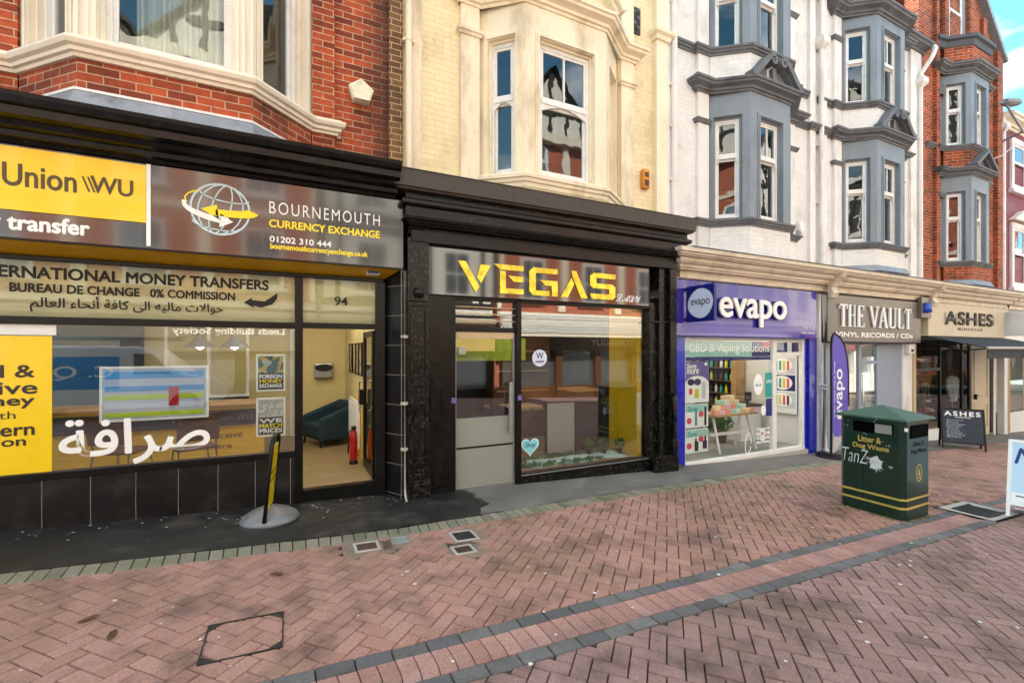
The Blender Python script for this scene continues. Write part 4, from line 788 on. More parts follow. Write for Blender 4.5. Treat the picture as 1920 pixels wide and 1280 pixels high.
d = MB(); d.box(1.935, 2.755, Y + .005, Y + .03, -.06, .44); d.box(1.935, 2.755, Y + .005, Y + .03, .465, .84); d.build('metal_panel', m_plate, dr)
d = MB(); d.box(1.935, 2.755, Y + .003, Y + .028, .44, .465); d.build('mid_bar', m_blackmetal, dr)
d = MB(); d.box(2.67, 2.72, Y - .07, Y - .045, .62, 1.3); d.box(2.68, 2.71, Y - .045, Y, .68, .71); d.box(2.68, 2.71, Y - .045, Y, 1.2, 1.23); d.build('handle', m_alu, dr, bevel=.004)
d = MB(); d.box(1.96, 2.06, Y - .02, Y, 1.68, 1.78); d.build('closer_box', m_alu, dr, bevel=.004)
d = MB(); d.box(1.84, 1.9, 5.515, 5.52, 1.06, 1.13); d.box(2.8, 2.86, 5.535, 5.54, 1.05, 1.12); d.build('sticker', m_purp, B)
t = thing('fascia_sign', 'glossy black sign with gold angular letters over the cream house shop', 'shop sign', (3.3, 5.5, 2.43))
a = MB(); a.box(1.53, 5.12, 5.5, 5.53, 2.432, 3.045); a.build('panel', m_signblk, t); a = MB(); a.frame(1.52, 5.13, 2.428, 3.05, 5.497, 5.535, .012); a.build('edge', m_blackmetal, t)
LET = {'V': [[(0, 1), (.24, 1), (.66, .2), (.55, 0)], [(.7, .93), (1.02, .93), (.72, .32), (.6, .5)]],
       'E': [[(-.12, 1), (1, 1), (1, .82), (.1, .82)], [(.1, .77), (.31, .77), (.31, .18), (1, .18), (1, 0), (.1, 0)], [(.42, .62), (1, .62), (1, .43), (.62, .43)]],
       'G': [[(1, 1), (.14, 1), (0, .86), (0, .14), (.12, 0), (.7, 0), (.7, .18), (.22, .18), (.22, .81), (1, .81)], [(.38, .56), (1, .56), (1, 0), (.79, 0), (.79, .38), (.56, .38)]],
       'A': [[(0, 0), (.27, 0), (.52, .5), (.42, .74)], [(.42, 1), (.6, 1), (1.06, 0), (.79, 0), (.45, .8)]],
       'S': [[(1, 1), (.14, 1), (0, .88), (0, .5), (.12, .41), (.76, .41), (.76, .2), (0, .2), (.05, 0), (.88, 0), (1, .12), (1, .5), (.88, .6), (.24, .6), (.24, .81), (1, .81)]]}
Ys = 5.497
for ch, pa, pb, yt, yb in (('V', 858, 918, 482, 548), ('E', 932, 981, 490, 548), ('G', 992, 1045, 497, 553), ('A', 1051, 1098, 502, 558), ('S', 1106, 1153, 508, 560)):
    xa, xb = FX(pa, Ys), FX(pb, Ys); za, zt = F((pa + pb) / 2, yb, Ys)[1], F((pa + pb) / 2, yt, Ys)[1]
    za = F(pa, yb - (2 if ch != 'V' else 0), Ys)[1]
    za, zt = 2.487 + .012 * (ch != 'V'), 2.885
    a = MB()
    for P in LET[ch]: a.poly([(xa + u * (xb - xa), za + v * (zt - za)) for u, v in P], .012, Ys)
    a.build('letter', m_gold, t)
text('lettering', '\u2112\U0001D49C\U0001D49F\U0001D4B4', m_txw, t, M0, FX(1155, Ys), FX(1201, Ys), 2.48, 2.60, y=Ys, off=.01)
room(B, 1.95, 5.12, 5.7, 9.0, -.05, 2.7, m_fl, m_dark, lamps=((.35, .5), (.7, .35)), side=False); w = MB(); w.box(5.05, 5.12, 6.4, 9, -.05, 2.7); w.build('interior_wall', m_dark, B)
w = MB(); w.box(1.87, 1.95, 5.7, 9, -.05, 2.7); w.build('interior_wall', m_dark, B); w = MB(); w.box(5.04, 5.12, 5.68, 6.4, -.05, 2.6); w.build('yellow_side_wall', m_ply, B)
w = MB(); w.box(2.9, 5.05, 5.66, 6.3, .01, .04); w.build('display_shelf', m_wood, B)
w = MB(); w.box(2.84, 2.87, 5.7, 6.6, -.05, .9); w.build('low_partition', m_dark, B)
# window display
def clump(mb, c, r, n, s, flat=.6, m=0):
    mb.m = m
    for _ in range(n):
        d = Vector((random.gauss(0, 1), random.gauss(0, 1), random.gauss(0, 1))).normalized() * r * random.random() ** .4; d.z *= flat; p = Vector(c) + d
        u = Vector((random.gauss(0, 1), random.gauss(0, 1), random.gauss(0, .7))).normalized(); v = u.cross(Vector((random.gauss(0, 1), random.gauss(0, 1), random.gauss(0, 1)))).normalized(); k = s * random.uniform(.6, 1.3)
        mb.quad(p - u * k, p + v * k * .45, p + u * k, p - v * k * .45)
t = thing('display_cloth', 'pale blue cloth spread over the window display shelf', 'cloth', (4, 5.9, .04)); a = MB(); n = 24
for i in range(n):
    xa, xb = 3.1 + 1.75 * i / n, 3.1 + 1.75 * (i + 1) / n; h = lambda x: .048 + .008 * math.sin(x * 9)
    a.add([(xa, 5.68, h(xa)), (xb, 5.68, h(xb)), (xb, 6.1, h(xb + .3)), (xa, 6.1, h(xa + .3))], [(0, 1, 2, 3)], True)
a.build('cloth', m_sheet, t)
t = thing('leaf_garland', 'green ivy garland trailing along the front window display', 'garland', (3.8, 5.75, .04)); a = MB()
for i in range(46): clump(a, (2.95 + 1.4 * i / 46, 5.74 + .07 * math.sin(i * .8) + .1 * max(0, 1 - i / 14), .07), .05 + .05 * max(0, 1 - i / 10), 9, .03)
a.build('leaves', m_green, t); a = MB(); a.tube([(2.95 + 1.4 * i / 12, 5.74 + .05 * math.sin(i * 2), .06) for i in range(13)], .005, 5); a.build('stem', m_green, t)
t = thing('leaf_garland', 'dark green garland along the back of the pale blue cloth', 'garland', (4, 6.15, .04)); a = MB()
for i in range(50): clump(a, (3.0 + 1.95 * i / 50, 6.16 + .05 * math.sin(i), .07), .06, 9, .035)
a.build('leaves', m_green, t); a = MB(); a.tube([(3.0 + 1.95 * i / 12, 6.16, .06) for i in range(13)], .006, 5); a.build('stem', m_green, t)
for k, (x, y, r, tx) in enumerate(((4.38, 6.08, .09, 'tall dark potted plant left of the others at the yellow wall'), (4.62, 6.0, .11, 'bushy dark plant in the middle by the yellow wall'), (4.86, 5.9, .09, 'small flowering plant at the right end of the window'))):
    t = thing('potted_plant', tx, 'plant', (x, y, .04), 'plants in the black shop window'); a = MB(); a.lathe((x, y, .045), [(.03, 0), (.045, .07), (.045, .08)], 10); a.build('pot', m_blackmetal, t); a = MB(); clump(a, (x, y, .2), r, 90, .035, 1.2); a.build('leaves', m_green, t)
t = thing('folding_table', 'folding table with crossed wooden legs behind the shop window', 'table', (3.25, 6.7, -.05)); a = MB(); a.box(2.9, 3.75, 6.5, 7.0, .78, .82); a.build('table_top', m_wood, t, bevel=.005)
for yy in (6.55, 6.95):
    for sx in (-1, 1): a = MB(); a.tube([(3.3 - sx * .3, yy, .78), (3.3 + sx * .3, yy, -.05)], .018, 6); a.build('leg', m_woodd, t)
t = thing('lattice_screen', 'white diamond lattice panel with dark frame behind the window', 'screen', (3.75, 6.6, -.05)); a = MB(); a.box(3.88, 4.43, 6.58, 6.6, -.02, .84); a.build('panel', m_honey, t); a = MB(); a.frame(3.85, 4.46, -.05, .87, 6.57, 6.61, .03); a.build('frame', m_blackmetal, t)
t = thing('display_cabinet', 'dark cabinet with glass shelves at the back of the black shop', 'cabinet', (4.1, 8.2, -.05)); a = MB(); a.box(3.6, 4.9, 8.2, 8.7, -.05, 2.0); a.build('carcass', m_woodd, t); a = MB()
for z in (.5, .9, 1.3, 1.7): a.box(3.66, 4.84, 8.15, 8.2, z, z + .025)
a.build('shelf', m_wood, t)
t = thing('heart_sticker', 'pale blue heart sign at the lower left of the window', 'heart sign', (3.02, 5.615, .25)); hx, hz = F(994, 836, 5.615); P = []
for i in range(40):
    q = i * math.pi / 20; P.append((hx + .0088 * 16 * math.sin(q) ** 3, hz + .0088 * (13 * math.cos(q) - 5 * math.cos(2 * q) - 2 * math.cos(3 * q) - math.cos(4 * q))))
a = MB(); a.poly(P, .004, 5.617); a.build('rim', m_txw, t); a = MB(); a.poly([(hx + (x - hx) * .9, hz + (z - hz) * .9) for x, z in P], .005, 5.616); a.build('heart', mat('sky_blue_print', '7fd0d8', .4, var=.03), t); text('lettering', 'Shop', m_navy, t, M0, hx - .08, hx + .08, hz - .03, hz + .05, y=5.61, shear=.3)
t = thing('round_window_sticker', 'white round sticker with monogram on the black shop window', 'sticker', (3.15, 5.615, 1.5)); hx, hz = F(1012, 671, 5.615); a = MB(); a.poly([(hx + .12 * math.cos(i * .2094), hz + .12 * math.sin(i * .2094)) for i in range(30)], .002, 5.617); a.build('disc', m_oval, t)
text('logo', 'W', m_txblk, t, M0, hx - .06, hx + .06, hz - .01, hz + .08, y=5.614); text('lettering', 'GUARANTEE', m_txblk, t, M0, hx - .07, hx + .07, hz - .065, hz - .035, y=5.614)
t = thing('dark_counter', 'dark counter end standing behind the lattice panel in the black shop', 'counter', (4.75, 6.9, -.05)); a = MB(); a.box(4.55, 5.0, 6.7, 7.2, -.05, 1.0); a.build('body', m_dark, t); a = MB(); a.box(4.5, 5.02, 6.65, 7.25, 1.0, 1.04); a.build('worktop', m_wood, t)
t = thing('lime_banner', 'lime green banner hanging inside the black shop', 'banner', (3.1, 7.4, 1.4)); a = MB(); a.box(2.2, 3.9, 7.4, 7.42, 1.55, 1.95); a.build('cloth', m_lime, t); text('lettering', 'open every day', m_txw, t, M0, 2.4, 3.2, 1.7, 1.8, y=7.398); bpy.data.objects.remove(t.children[-1])
t = thing('orange_alarm_box', 'weathered orange alarm box on the cream wall', 'alarm box', (5.2, 5.7, 4.0)); hx, hz = F(1207, 337, 5.7); a = MB(); a.box(hx - .06, hx + .08, 5.64, 5.719, hz - .16, hz + .16); a.build('case', m_orange, t, bevel=.02); a = MB(); a.box(hx - .03, hx + .05, 5.632, 5.64, hz + .03, hz + .1); a.box(hx - .03, hx + .05, 5.632, 5.64, hz - .12, hz - .02); a.build('label_plate', m_rust, t)
t = thing('carved_plaque', 'small dark carved plaque high on the cream wall', 'plaque', (5.1, 5.71, 6.8)); hx, hz = F(1192, 38, 5.7); a = MB(); a.box(hx - .1, hx + .09, 5.69, 5.719, hz - .22, hz + .2); a.build('slab', m_iron, t); a = MB()
for i, (u, v) in enumerate(((-.05, .1), (.04, .02), (-.04, -.07), (.03, -.14), (.03, .14))): a.lathe((hx + u, 5.685, hz + v), [(0, -.035), (.03, -.02), (.04, 0), (.03, .02), (0, .035)], 8)
a.build('relief', m_moul, t)
solid(B, 1.27, 5.66, 12.2, m_slate, m_cream)

# ------------------------------------------------------------------ C: white house, two grey bays, blue vape shop and record shop
C = thing('white_building', 'white painted building with two blue grey bay stacks above blue and taupe shops', 'building', (10, 5.72, gz(10)))
B1 = (6.67, 7.205, 8.31, 8.85, 5.75, 5.25); B2 = (10.75, 11.28, 12.42, 12.98, 5.75, 5.25)
w = MB(); wall(w, 5.66, 6.67, 3.1, 9.3); wall(w, 8.85, 10.75, 3.1, 9.3); wall(w, 12.98, 14.22, 3.1, 9.3); w.build('wall', m_white, C)
def pil(x0, x1, z0=3.1, z1=9.3): return MB().box(x0, x1, 5.66, 5.72, z0, z1)
for x0, x1 in ((6.4, 6.66), (8.86, 9.12), (10.48, 10.74), (12.99, 13.25), (5.66, 5.74), (9.62, 9.8), (10.06, 10.2), (13.7, 14.2)): w = MB(); w.box(x0, x1, 5.66, 5.72, 3.1, 9.3); w.build('pilaster', m_whitep, C)
def greybay(bld, Bx, z1, woods, apron, moul, swan=True, caps=True, zsh=0, top='cornice', gable=False, half=None):
    xl, xfl, xfr, xr, yw, yf = Bx; Pb = [(xl, yw - .09), (xfl, yf), (xfr, yf), (xr, yw - .09)]; Pl = [(xl - .3, 5.72), (xl - .3, 5.66)] + Pb + [(xr + .3, 5.66), (xr + .3, 5.72)]
    b = MB(); b.sweep(Pb, [(-.2, 3.385), (0, 3.385), (0, 3.96), (-.2, 3.96)]); b.build('bay_apron', apron, bld); b = MB(); b.sweep(Pb, [(-.2, 6.45), (0, 6.45), (0, 6.96), (-.2, 6.96)]); b.build('bay_apron', apron, bld)
    b = MB(); b.sweep(Pl, prof(SILL, 3.91)); b.build('sill_moulding', moul, bld); b = MB(); b.sweep([(xl - .8, 5.72)] + Pl[0:] + [(xr + .75, 5.72)], prof(SILL, 6.93)); b.build('sill_moulding', moul, bld)
    b = MB(); b.sweep(Pl, prof(CORN, 6.26, 1.05, 1.0)); b.build('bay_cornice', moul, bld)
    b = MB(); b.sweep(Pl, prof(CORN, 8.93, 1.2, 1.15)); b.build('bay_cornice', moul, bld)
    for k, (zs, zh, zt) in enumerate(((4.06, 5.86, 6.28), (7.08, 8.68, 8.95))):
        f = MB()
        for i, (M, L) in enumerate(bayfaces(*Bx)):
            pw = .25 if i == 1 else .14; bayposts(f, M, L, pw, zs, zh, zt)
        f.build('bay_frame', woods, bld)
    for k, (zs, zh) in enumerate(((4.06, 5.86), (7.08, 8.68))):
        for i, (M, L) in enumerate(bayfaces(*Bx)):
            pw = .26 if i == 1 else .15; winfacet(bld, M, L, pw, zs, zh - .02, woods, m_sash, m_glassold, bars=1 if i == 1 else 0, depth=.07, zm=zs + (zh - zs) * (.62 if k == 0 else .58), curt=(.0, .3) if (i + k) % 2 else None)
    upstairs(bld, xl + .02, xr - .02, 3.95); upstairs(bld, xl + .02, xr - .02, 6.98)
    for x0 in (xl - .29, xr + .03):
        for zc in (5.72, 8.4):
            b = MB(); b.sweep([(x0, 5.72), (x0, 5.66), (x0 + .26, 5.66), (x0 + .26, 5.72)], [(0, zc), (.02, zc), (.04, zc + .04), (.055, zc + .07), (0, zc + .1)]); b.build('pilaster_cap', moul, bld)
    xc = (xfl + xfr) / 2; hw = (xfr - xfl) / 2 + .14; yp = yf - .17; z0 = 6.46
    b = MB()
    if swan:                                        # broken scroll pediment
        for s in (-1, 1):
            P = []
            for i in range(17):
                u = i / 16; x = s * hw * (1 - u * .8); z = z0 + .02 + .42 * (u * u * (3 - 2 * u)); P.append((xc + x, z))
            cx, cz = xc + s * .2 * hw, P[-1][1] - .075
            for i in range(1, 14): q = R(90 - i * 30) if s < 0 else R(90 + i * 30); rr = .075 - .004 * i; P.append((cx + rr * math.cos(q), cz + rr * math.sin(q)))
            b.ribbon(P, [.1] * 17 + [.05] * 13, .17, yp + .17); b.ribbon([(x, z - .07) for x, z in P[:15]], .05, .1, yp + .17)
            b.poly([(xc + s * hw * .86, z0)] + [(x, z - .08) for x, z in P[2:17]] + [(xc + s * hw * .16, z0)], .04, yp + .2)
        b.box(xc - .05, xc + .05, yp + .1, yp + .2, z0, z0 + .3)
    else:
        P = [(xc - hw, z0), (xc, z0 + .46), (xc + hw, z0)]; b.ribbon(P, .09, .2, yp + .2); b.ribbon([(x, z - .1) for x, z in P], .05, .12, yp + .2); b.poly([(xc - hw * .85, z0 - .03), (xc, z0 + .36), (xc + hw * .85, z0 - .03)], .04, yp + .2)
    b.build('pediment', moul, bld)
    b = MB()                                          # leaded roof slope behind the pediment
    b.add([(xc - hw, yp + .05, z0 + .03), (xc, yp + .05, z0 + .43), (xc + hw, yp + .05, z0 + .03), (xc - hw, yf + .0, z0 + .03), (xc, yf + .0, z0 + .43), (xc + hw, yf + .0, z0 + .03)], [(0, 1, 4, 3), (1, 2, 5, 4)]); b.build('pediment_lead', m_lead, bld)
greybay(C, B1, 9, m_blue, m_white, m_moul); greybay(C, B2, 9, m_blue, m_white, m_moul)
b = MB(); b.sweep([(5.66, 5.72), (14.3, 5.72)], [(d * 1.6, z) for d, z in prof(CORN, 9.1, 1.3)]); b.build('roof_cornice', m_moul, C)
b = MB(); b.sweep([(8.9, 5.72), (9.62, 5.72), (9.62, 5.66), (9.8, 5.66), (9.8, 5.72), (10.06, 5.72), (10.06, 5.66), (10.2, 5.66), (10.2, 5.72), (10.45, 5.72)], prof(SILL, 6.28)); b.build('string_course', m_moul, C)
b = MB(); b.box(5.66, 14.22, 5.72, 6.02, 9.3, 9.5); b.build('parapet', m_whitep, C)
for px, py, tx in ((1497, 427, 'small white hexagon alarm box beside the nearer white bay'),): hx, hz = F(px, py, 5.7); pent(hx, hz, .15, 5.715, 'alarm_box', tx, m_whpl, True)
def longpipe(x, label, z0, z1, clips, hop=None, m=m_whitep):
    t = pipe('drainpipe', label, x, 5.62, z0, z1, m, .05, clips=clips, shoe=False)
    if hop: hopper(t, x, 5.62, hop, m)
    return t
longpipe(5.79, 'grimy white drainpipe where cream and white walls meet', 3.45, 9.3, (4.6, 5.5, 6.2, 7.6))
longpipe(9.93, 'white drainpipe with hopper between the two blue grey bays', 3.4, 9.3, (4.8, 6.0), 8.0)
t = longpipe(14.05, 'white drainpipe with hopper where white wall meets red brick', 3.3, 8.25, (4.4, 5.7, 7.0), 8.25)
a = MB(); a.tube([(14.05, 5.62, 8.45), (14.05, 5.6, 8.6), (14.2, 5.45, 8.95), (14.25, 5.4, 9.15), (14.3, 5.45, 9.25)], .05, 10); a.build('swan_neck', m_whitep, t)
solid(C, 5.68, 14.2, 9.3, m_slate, m_white)
# one beige shop cornice runs over the three shops
BE = [(-.12, 2.95), (-.1, 2.95), (-.1, 3.06), (.0, 3.07), (.0, 3.09), (.03, 3.1), (.03, 3.15), (.09, 3.16), (.09, 3.175), (.12, 3.18), (.13, 3.23), (.2, 3.245), (.2, 3.26), (.235, 3.265), (.24, 3.29), (.28, 3.3), (.29, 3.36), (0, 3.41)]
b = MB(); b.sweep([(5.72, 5.72), (5.72, 5.42), (14.15, 5.42)], BE); b.build('shop_cornice', m_beige, C)
b = MB(); b.sweep([(5.7, 5.42), (14.15, 5.42)], [(-.3, 3.42), (.3, 3.363), (.31, 3.375), (.29, 3.385), (-.3, 3.47)]); b.build('cornice_lead', m_lead, C)
b = MB(); b.sweep([(10.76, 5.66), (11.28, 5.25), (12.42, 5.25), (12.97, 5.66)], [(0, 3.38), (.1, 3.43), (.02, 3.56), (0, 3.56)]); b.build('lead_flashing', m_lead, C)
for x in (9.82, 14.02):
    b = MB(); b.poly([(0, 0), (-.06, .0), (-.1, .1), (-.06, .2), (-.1, .3), (-.2, .4), (-.24, .5), (0, .5)], .2); b.v = [Vector((x + .2 + v.y, 5.44 + v.x * 1.2, 2.8 + v.z)) for v in b.v]; b.build('console_bracket', m_beige, C, bevel=.01)
b = MB(); b.box(5.72, 14.15, 5.55, 5.73, 2.94, 2.96); b.build('cornice_soffit', m_beige, C)
b = MB(); b.box(9.78, 9.98, 5.58, 5.72, gz(9.8), 2.9); b.build('shop_pilaster', m_whitep, C)
pipe('drainpipe', 'white downpipe between the blue shop and the taupe record shop', 9.88, 5.53, gz(9.9), 2.88, m_whitep, .05, clips=(.95, 1.02))
# ---- blue vape shop
Y = 5.66
b = MB(); b.box(5.7, 6.04, Y - .04, Y + .12, gz(5.7) - .1, 1.99); b.build('shop_pilaster', m_pblue, C, bevel=.004); b = MB(); b.box(9.52, 9.77, Y - .04, Y + .12, gz(9.6) - .1, 1.99); b.box(9.42, 9.52, Y + .0, Y + .12, gz(9.5), 1.99); b.build('shop_pilaster', m_pblue, C, bevel=.004)
zs = -.24
b = MB(); b.box(6.04, 6.09, Y, Y + .07, zs, 1.97); b.box(6.09, 8.42, Y, Y + .07, 1.91, 1.97); b.box(6.09, 9.42, Y - .01, Y + .09, zs - .04, zs + .03); b.box(8.42, 8.54, Y, Y + .07, zs, 1.97); b.box(8.54, 9.42, Y, Y + .07, 1.9, 1.97); b.box(8.54, 9.42, Y + .02, Y + .09, 1.62, 1.69); b.box(9.34, 9.42, Y, Y + .07, zs, 1.9); b.build('shop_frame', m_sash, C, bevel=.003)
b = MB(); b.box(6.04, 9.52, Y - .02, Y + .3, gz(9.5) - .1, zs - .04); b.build('shop_kerb', m_conc, C)
p = MB(); p.fq(6.09, 8.42, zs + .03, 1.91, Y + .03); p.fq(8.54, 9.34, 1.69, 1.9, Y + .05); p.build('shop_window', m_glassclear, C)
room(C, 6.04, 9.5, 5.8, 8.6, zs, 2.5, m_flg, m_wwall, lamps=((.25, .35), (.6, .35), (.9, .3), (.5, .75)), lw=1.2)
t = thing('fascia_sign', 'violet glossy sign with white raised lettering over the blue shop', 'shop sign', (7.6, 5.55, 1.98))
a = MB(); a.box(5.72, 9.64, 5.55, 5.62, 1.985, 2.925); a.build('panel', m_eblue, t, bevel=.006); a = MB(); a.box(5.70, 5.72, 5.545, 5.66, 1.98, 2.93); a.box(5.70, 9.66, 5.545, 5.66, 1.962, 1.984); a.build('edge', m_navy, t)
Ys = 5.50; text('lettering', 'evapo', m_txw, t, M0, FX(1348, Ys), FX(1472, Ys), 2.17, 2.66, d=.03, y=Ys, bold=.025); text('lettering', 'evapo', m_navy, t, M0, FX(1348, Ys) - .005, FX(1472, Ys) - .005, 2.168, 2.658, d=.05, y=5.549, bold=.03)
text('lettering', 'your local', m_txw, t, M0, FX(1506, 5.55), FX(1527, 5.55), 2.16, 2.21, y=5.549); text('lettering', 'vape shop', m_txw, t, M0, FX(1502, 5.55), FX(1527, 5.55), 2.05, 2.11, y=5.549)
t = thing('projecting_sign', 'square navy projecting sign with pale oval on the blue shop', 'hanging sign', (5.95, 5.22, 2.2)); M = fr(5.93, 5.5, 0, R(-90))
a = MB(M); a.box(.0, .56, 0, .06, 2.2, 2.79); a.build('box', m_navy, t, bevel=.006); a = MB(M); a.poly([(.29 + .24 * math.cos(q) * (1 + .06 * math.sin(2 * q + .6)), 2.495 + .24 * math.sin(q) * (1 + .05 * math.cos(q))) for q in [i * .2094 for i in range(30)]], .006, -.0); a.build('oval', m_oval, t)
text('lettering', 'evapo', m_txblk, t, M, .11, .48, 2.43, 2.56, y=-.0065); a = MB(M); a.box(-.05, 0, .02, .04, 2.72, 2.78); a.box(-.05, 0, .02, .04, 2.22, 2.28); a.build('bracket', m_navy, t)
# window vinyls and things in the window
a = MB(); a.box(6.1, 7.85, Y + .035, Y + .04, 1.62, 1.9); wv = a.build('window_vinyl', m_mint, C); a = MB(); a.box(7.85, 8.4, Y + .036, Y + .041, 1.62, 1.9); a.box(6.1, 8.4, Y + .035, Y + .04, 1.55, 1.615); a.build('navy_strip', m_navy, wv); a = MB(); a.box(8.15, 8.38, Y + .032, Y + .036, 1.78, 1.9); a.build('pink_patch', m_pink, wv)
text('lettering', 'CBD & Vaping Solutions', m_txw, wv, M0, 6.2, 8.35, 1.655, 1.86, y=Y + .03)
a = MB(); a.box(8.56, 8.95, Y + .055, Y + .06, 1.7, 1.89); a.box(9.1, 9.32, Y + .055, Y + .06, 1.7, 1.89); a.build('navy_vinyl', m_navy, C)
def wposter(nm, label, xa, xb, za, zb, bgm, parts, k=1, o=0):
    f_ = lambda z: o + z * k; za, zb = f_(za), f_(zb); parts = [(p_[:5] + (f_(p_[5]), f_(p_[6])) + p_[7:]) if p_[0] == 't' else (p_[0], p_[1], [(x, f_(z)) for x, z in p_[2]]) for p_ in parts]
    t = thing(nm, label, 'poster', ((xa + xb) / 2, Y + .06, za)); a = MB(); a.box(xa, xb, Y + .05, Y + .06, za, zb); a.build('sheet', bgm, t)
    for k, p_ in enumerate(parts):
        if p_[0] == 't': text('lettering', p_[1], p_[2], t, M0, *p_[3:7], y=Y + .049, shear=p_[7] if len(p_) > 7 else 0, bold=.04)
        else:
            a = MB(); P = p_[2]; a.poly([(x, z) for x, z in P], .003, Y + .0495 - .0006 * k); a.build(p_[0], p_[1], t)
    return t
def circ(x, z, r, n=18, ry=None): return [(x + r * math.cos(6.2832 * i / n), z + (ry or r) * math.sin(6.2832 * i / n)) for i in range(n)]
def rect(a, b, c, d): return [(a, c), (b, c), (b, d), (a, d)]
m_dkpurp = mat('dark_plum_print', '3a1f52', .4, var=.05); m_ylp = mat('bottle_yellow_print', 'd6c81e', .4, var=.06); m_gr = mat('pale_grey_print', 'c9c9cf', .4, var=.05); m_bot = mat('bottle_black_print', '18181a', .4, var=.05); m_redp = mat('coral_print', 'd9445a', .4, var=.05); m_tealp = mat('teal_print', '1d9a94', .4, var=.05)
wposter('window_poster', 'tall purple poster with arched white offer panel in the blue shop window', 6.12, 6.72, .5, 1.53, m_purp, [('t', 'Save', m_txw, 6.17, 6.4, 1.36, 1.48, .2), ('t', 'more', m_txw, 6.17, 6.46, 1.22, 1.34, .2), ('dot', m_txw, circ(6.64, 1.46, .04)), ('arch', m_txw, [(6.13, .51), (6.71, .51), (6.71, .95)] + [(6.42 + .29 * math.cos(i * .157), .95 + .22 * math.sin(i * .157)) for i in range(21)]), ('badge', m_dkpurp, circ(6.27, 1.02, .085)), ('badge', m_dkpurp, circ(6.43, 1.02, .085)), ('bottle', m_ylp, rect(6.36, 6.46, .62, .84)), ('bottle', m_gr, rect(6.54, 6.63, .6, 1.02)), ('bottle', m_redp, rect(6.22, 6.3, .72, .86))], .709, .4555)
wposter('window_poster', 'middle white offer poster with coral badges in the blue shop window', 6.14, 6.7, .02, .48, m_txw, [('band', m_mint, rect(6.15, 6.69, .33, .47)), ('t', 'Save', m_tealp, 6.19, 6.42, .34, .44, .2), ('badge', m_redp, circ(6.23, .16, .06)), ('badge', m_redp, circ(6.52, .28, .06)), ('bottle', m_tealp, rect(6.37, 6.42, .06, .38)), ('bottle', m_bot, rect(6.6, 6.65, .05, .42))], .891, .362)
wposter('window_poster', 'lowest white offer poster with dark bottles in the blue shop window', 6.14, 6.7, .02, .48, m_txw, [('band', m_mint, rect(6.15, 6.69, .33, .47)), ('t', 'Save', m_tealp, 6.19, 6.42, .34, .44, .2), ('badge', m_redp, circ(6.23, .16, .06)), ('badge', m_redp, circ(6.52, .28, .06)), ('bottle', m_bot, rect(6.36, 6.45, .05, .24)), ('bottle', m_bot, rect(6.37, 6.41, .24, .3)), ('bottle', m_dkpurp, rect(6.56, 6.66, .08, .24)), ('bottle', m_bot, rect(6.6, 6.64, .24, .33))], .891, -.078)
t = thing('trestle_table', 'white trestle table with A shaped legs in the blue shop window', 'table', (7.85, 6.2, zs)); a = MB(); a.box(7.22, 8.44, 5.98, 6.45, .46, .495); a.build('table_top', m_wood, t, bevel=.004)
for x in (7.34, 8.3):
    for yy in (-1, 1): a = MB(); a.tube([(x, 6.21 + yy * .06, .47), (x + (.06 if x > 8 else -.02), 6.21 + yy * .24, zs)], .025, 6); a.build('leg', m_whpl, t)
a = MB(); a.box(7.34, 8.34, 6.18, 6.24, .06, .11); a.build('stretcher', m_whpl, t)
bc = [mat('carton_print', c, .5, var=.25, vs=40) for c in ('e9a08c', 'f0c9a0', 'a9d8c0', 'e8b8c8', 'f3e2b0', 'd7ece0', 'ef8f7a')]
k = 0; bx0 = None
for lv, (n, xa) in enumerate(((8, 7.27), (6, 7.35), (4, 7.5), (2, 7.7))):
    for i in range(n):
        x = xa + i * .144; z = .4955 + lv * .085; a = MB(fr(x + .065, 6.08 + lv * .045, z, random.gauss(0, .05))); a.box(-.066, .066, -.05, .05, 0, .083); o = a.build('product_carton', bc[(k * 3 + lv) % 7], None, bevel=.003)
        row = ('bottom', 'second', 'third', 'top')[lv]; pos = ('leftmost', 'second from left', 'third from left', 'fourth from left', 'fifth from left', 'sixth from left', 'seventh from left', 'rightmost of eight')[i]
        tag(o, f'small pastel carton, {pos} in the {row} row on the white trestle', 'carton', 'product cartons on the trestle table'); k += 1
t = thing('potted_shrub', 'round leafy shrub in a pot under the white trestle table', 'plant', (8.3, 6.75, zs)); a = MB(); a.lathe((8.3, 6.75, zs), [(.1, 0), (.14, .26), (.13, .27)], 14); a.build('pot', m_woodd, t); a = MB(); clump(a, (8.3, 6.75, .2), .25, 420, .045, .9); a.build('leaves', m_green, t)
t = thing('shelf_unit', 'tall dark wooden shelves stacked with bottles on the right wall of the blue shop', 'shelves', (9.3, 7.7, zs)); MS = fr(9.46, 8.45, 0, R(-90)); a = MB(MS); a.box(0, 1.3, -.03, 0, zs, 1.62); a.build('back', m_dark, t); a = MB(MS); a.box(1.3, 1.42, -.32, 0, zs, 1.9); a.build('side_board', m_wood, t)
for z in (.1, .4, .7, 1.0, 1.3): a = MB(MS); a.box(0, 1.3, -.28, -.03, z, z + .025); a.build('shelf', m_woodd, t)
bm_ = [m_bot, m_dkpurp, m_gr, m_tealp, m_woodd, m_ylp]
for z in (.125, .425, .725, 1.025, 1.325):
    for i in range(9):
        a = MB(); p_ = MS @ Vector((.08 + i * .14, -.18, z + .001)); a.lathe(p_, [(.035, 0), (.035, .13), (.014, .16), (.014, .2)], 8); o = a.build('bottle', random.choice(bm_)); tag(o, 'small liquid bottle standing on the side shelves of the blue shop', 'bottle', 'bottles on the side shelves')
t = thing('display_board', 'white wall board of vape pen pictures inside the open blue shop door', 'display board', (9.45, 6.5, 0)); M = fr(9.42, 6.45, 0, R(-90))
a = MB(M); a.box(-.02, .64, 0, .04, .4, 1.62); a.build('board', m_whpl, t)
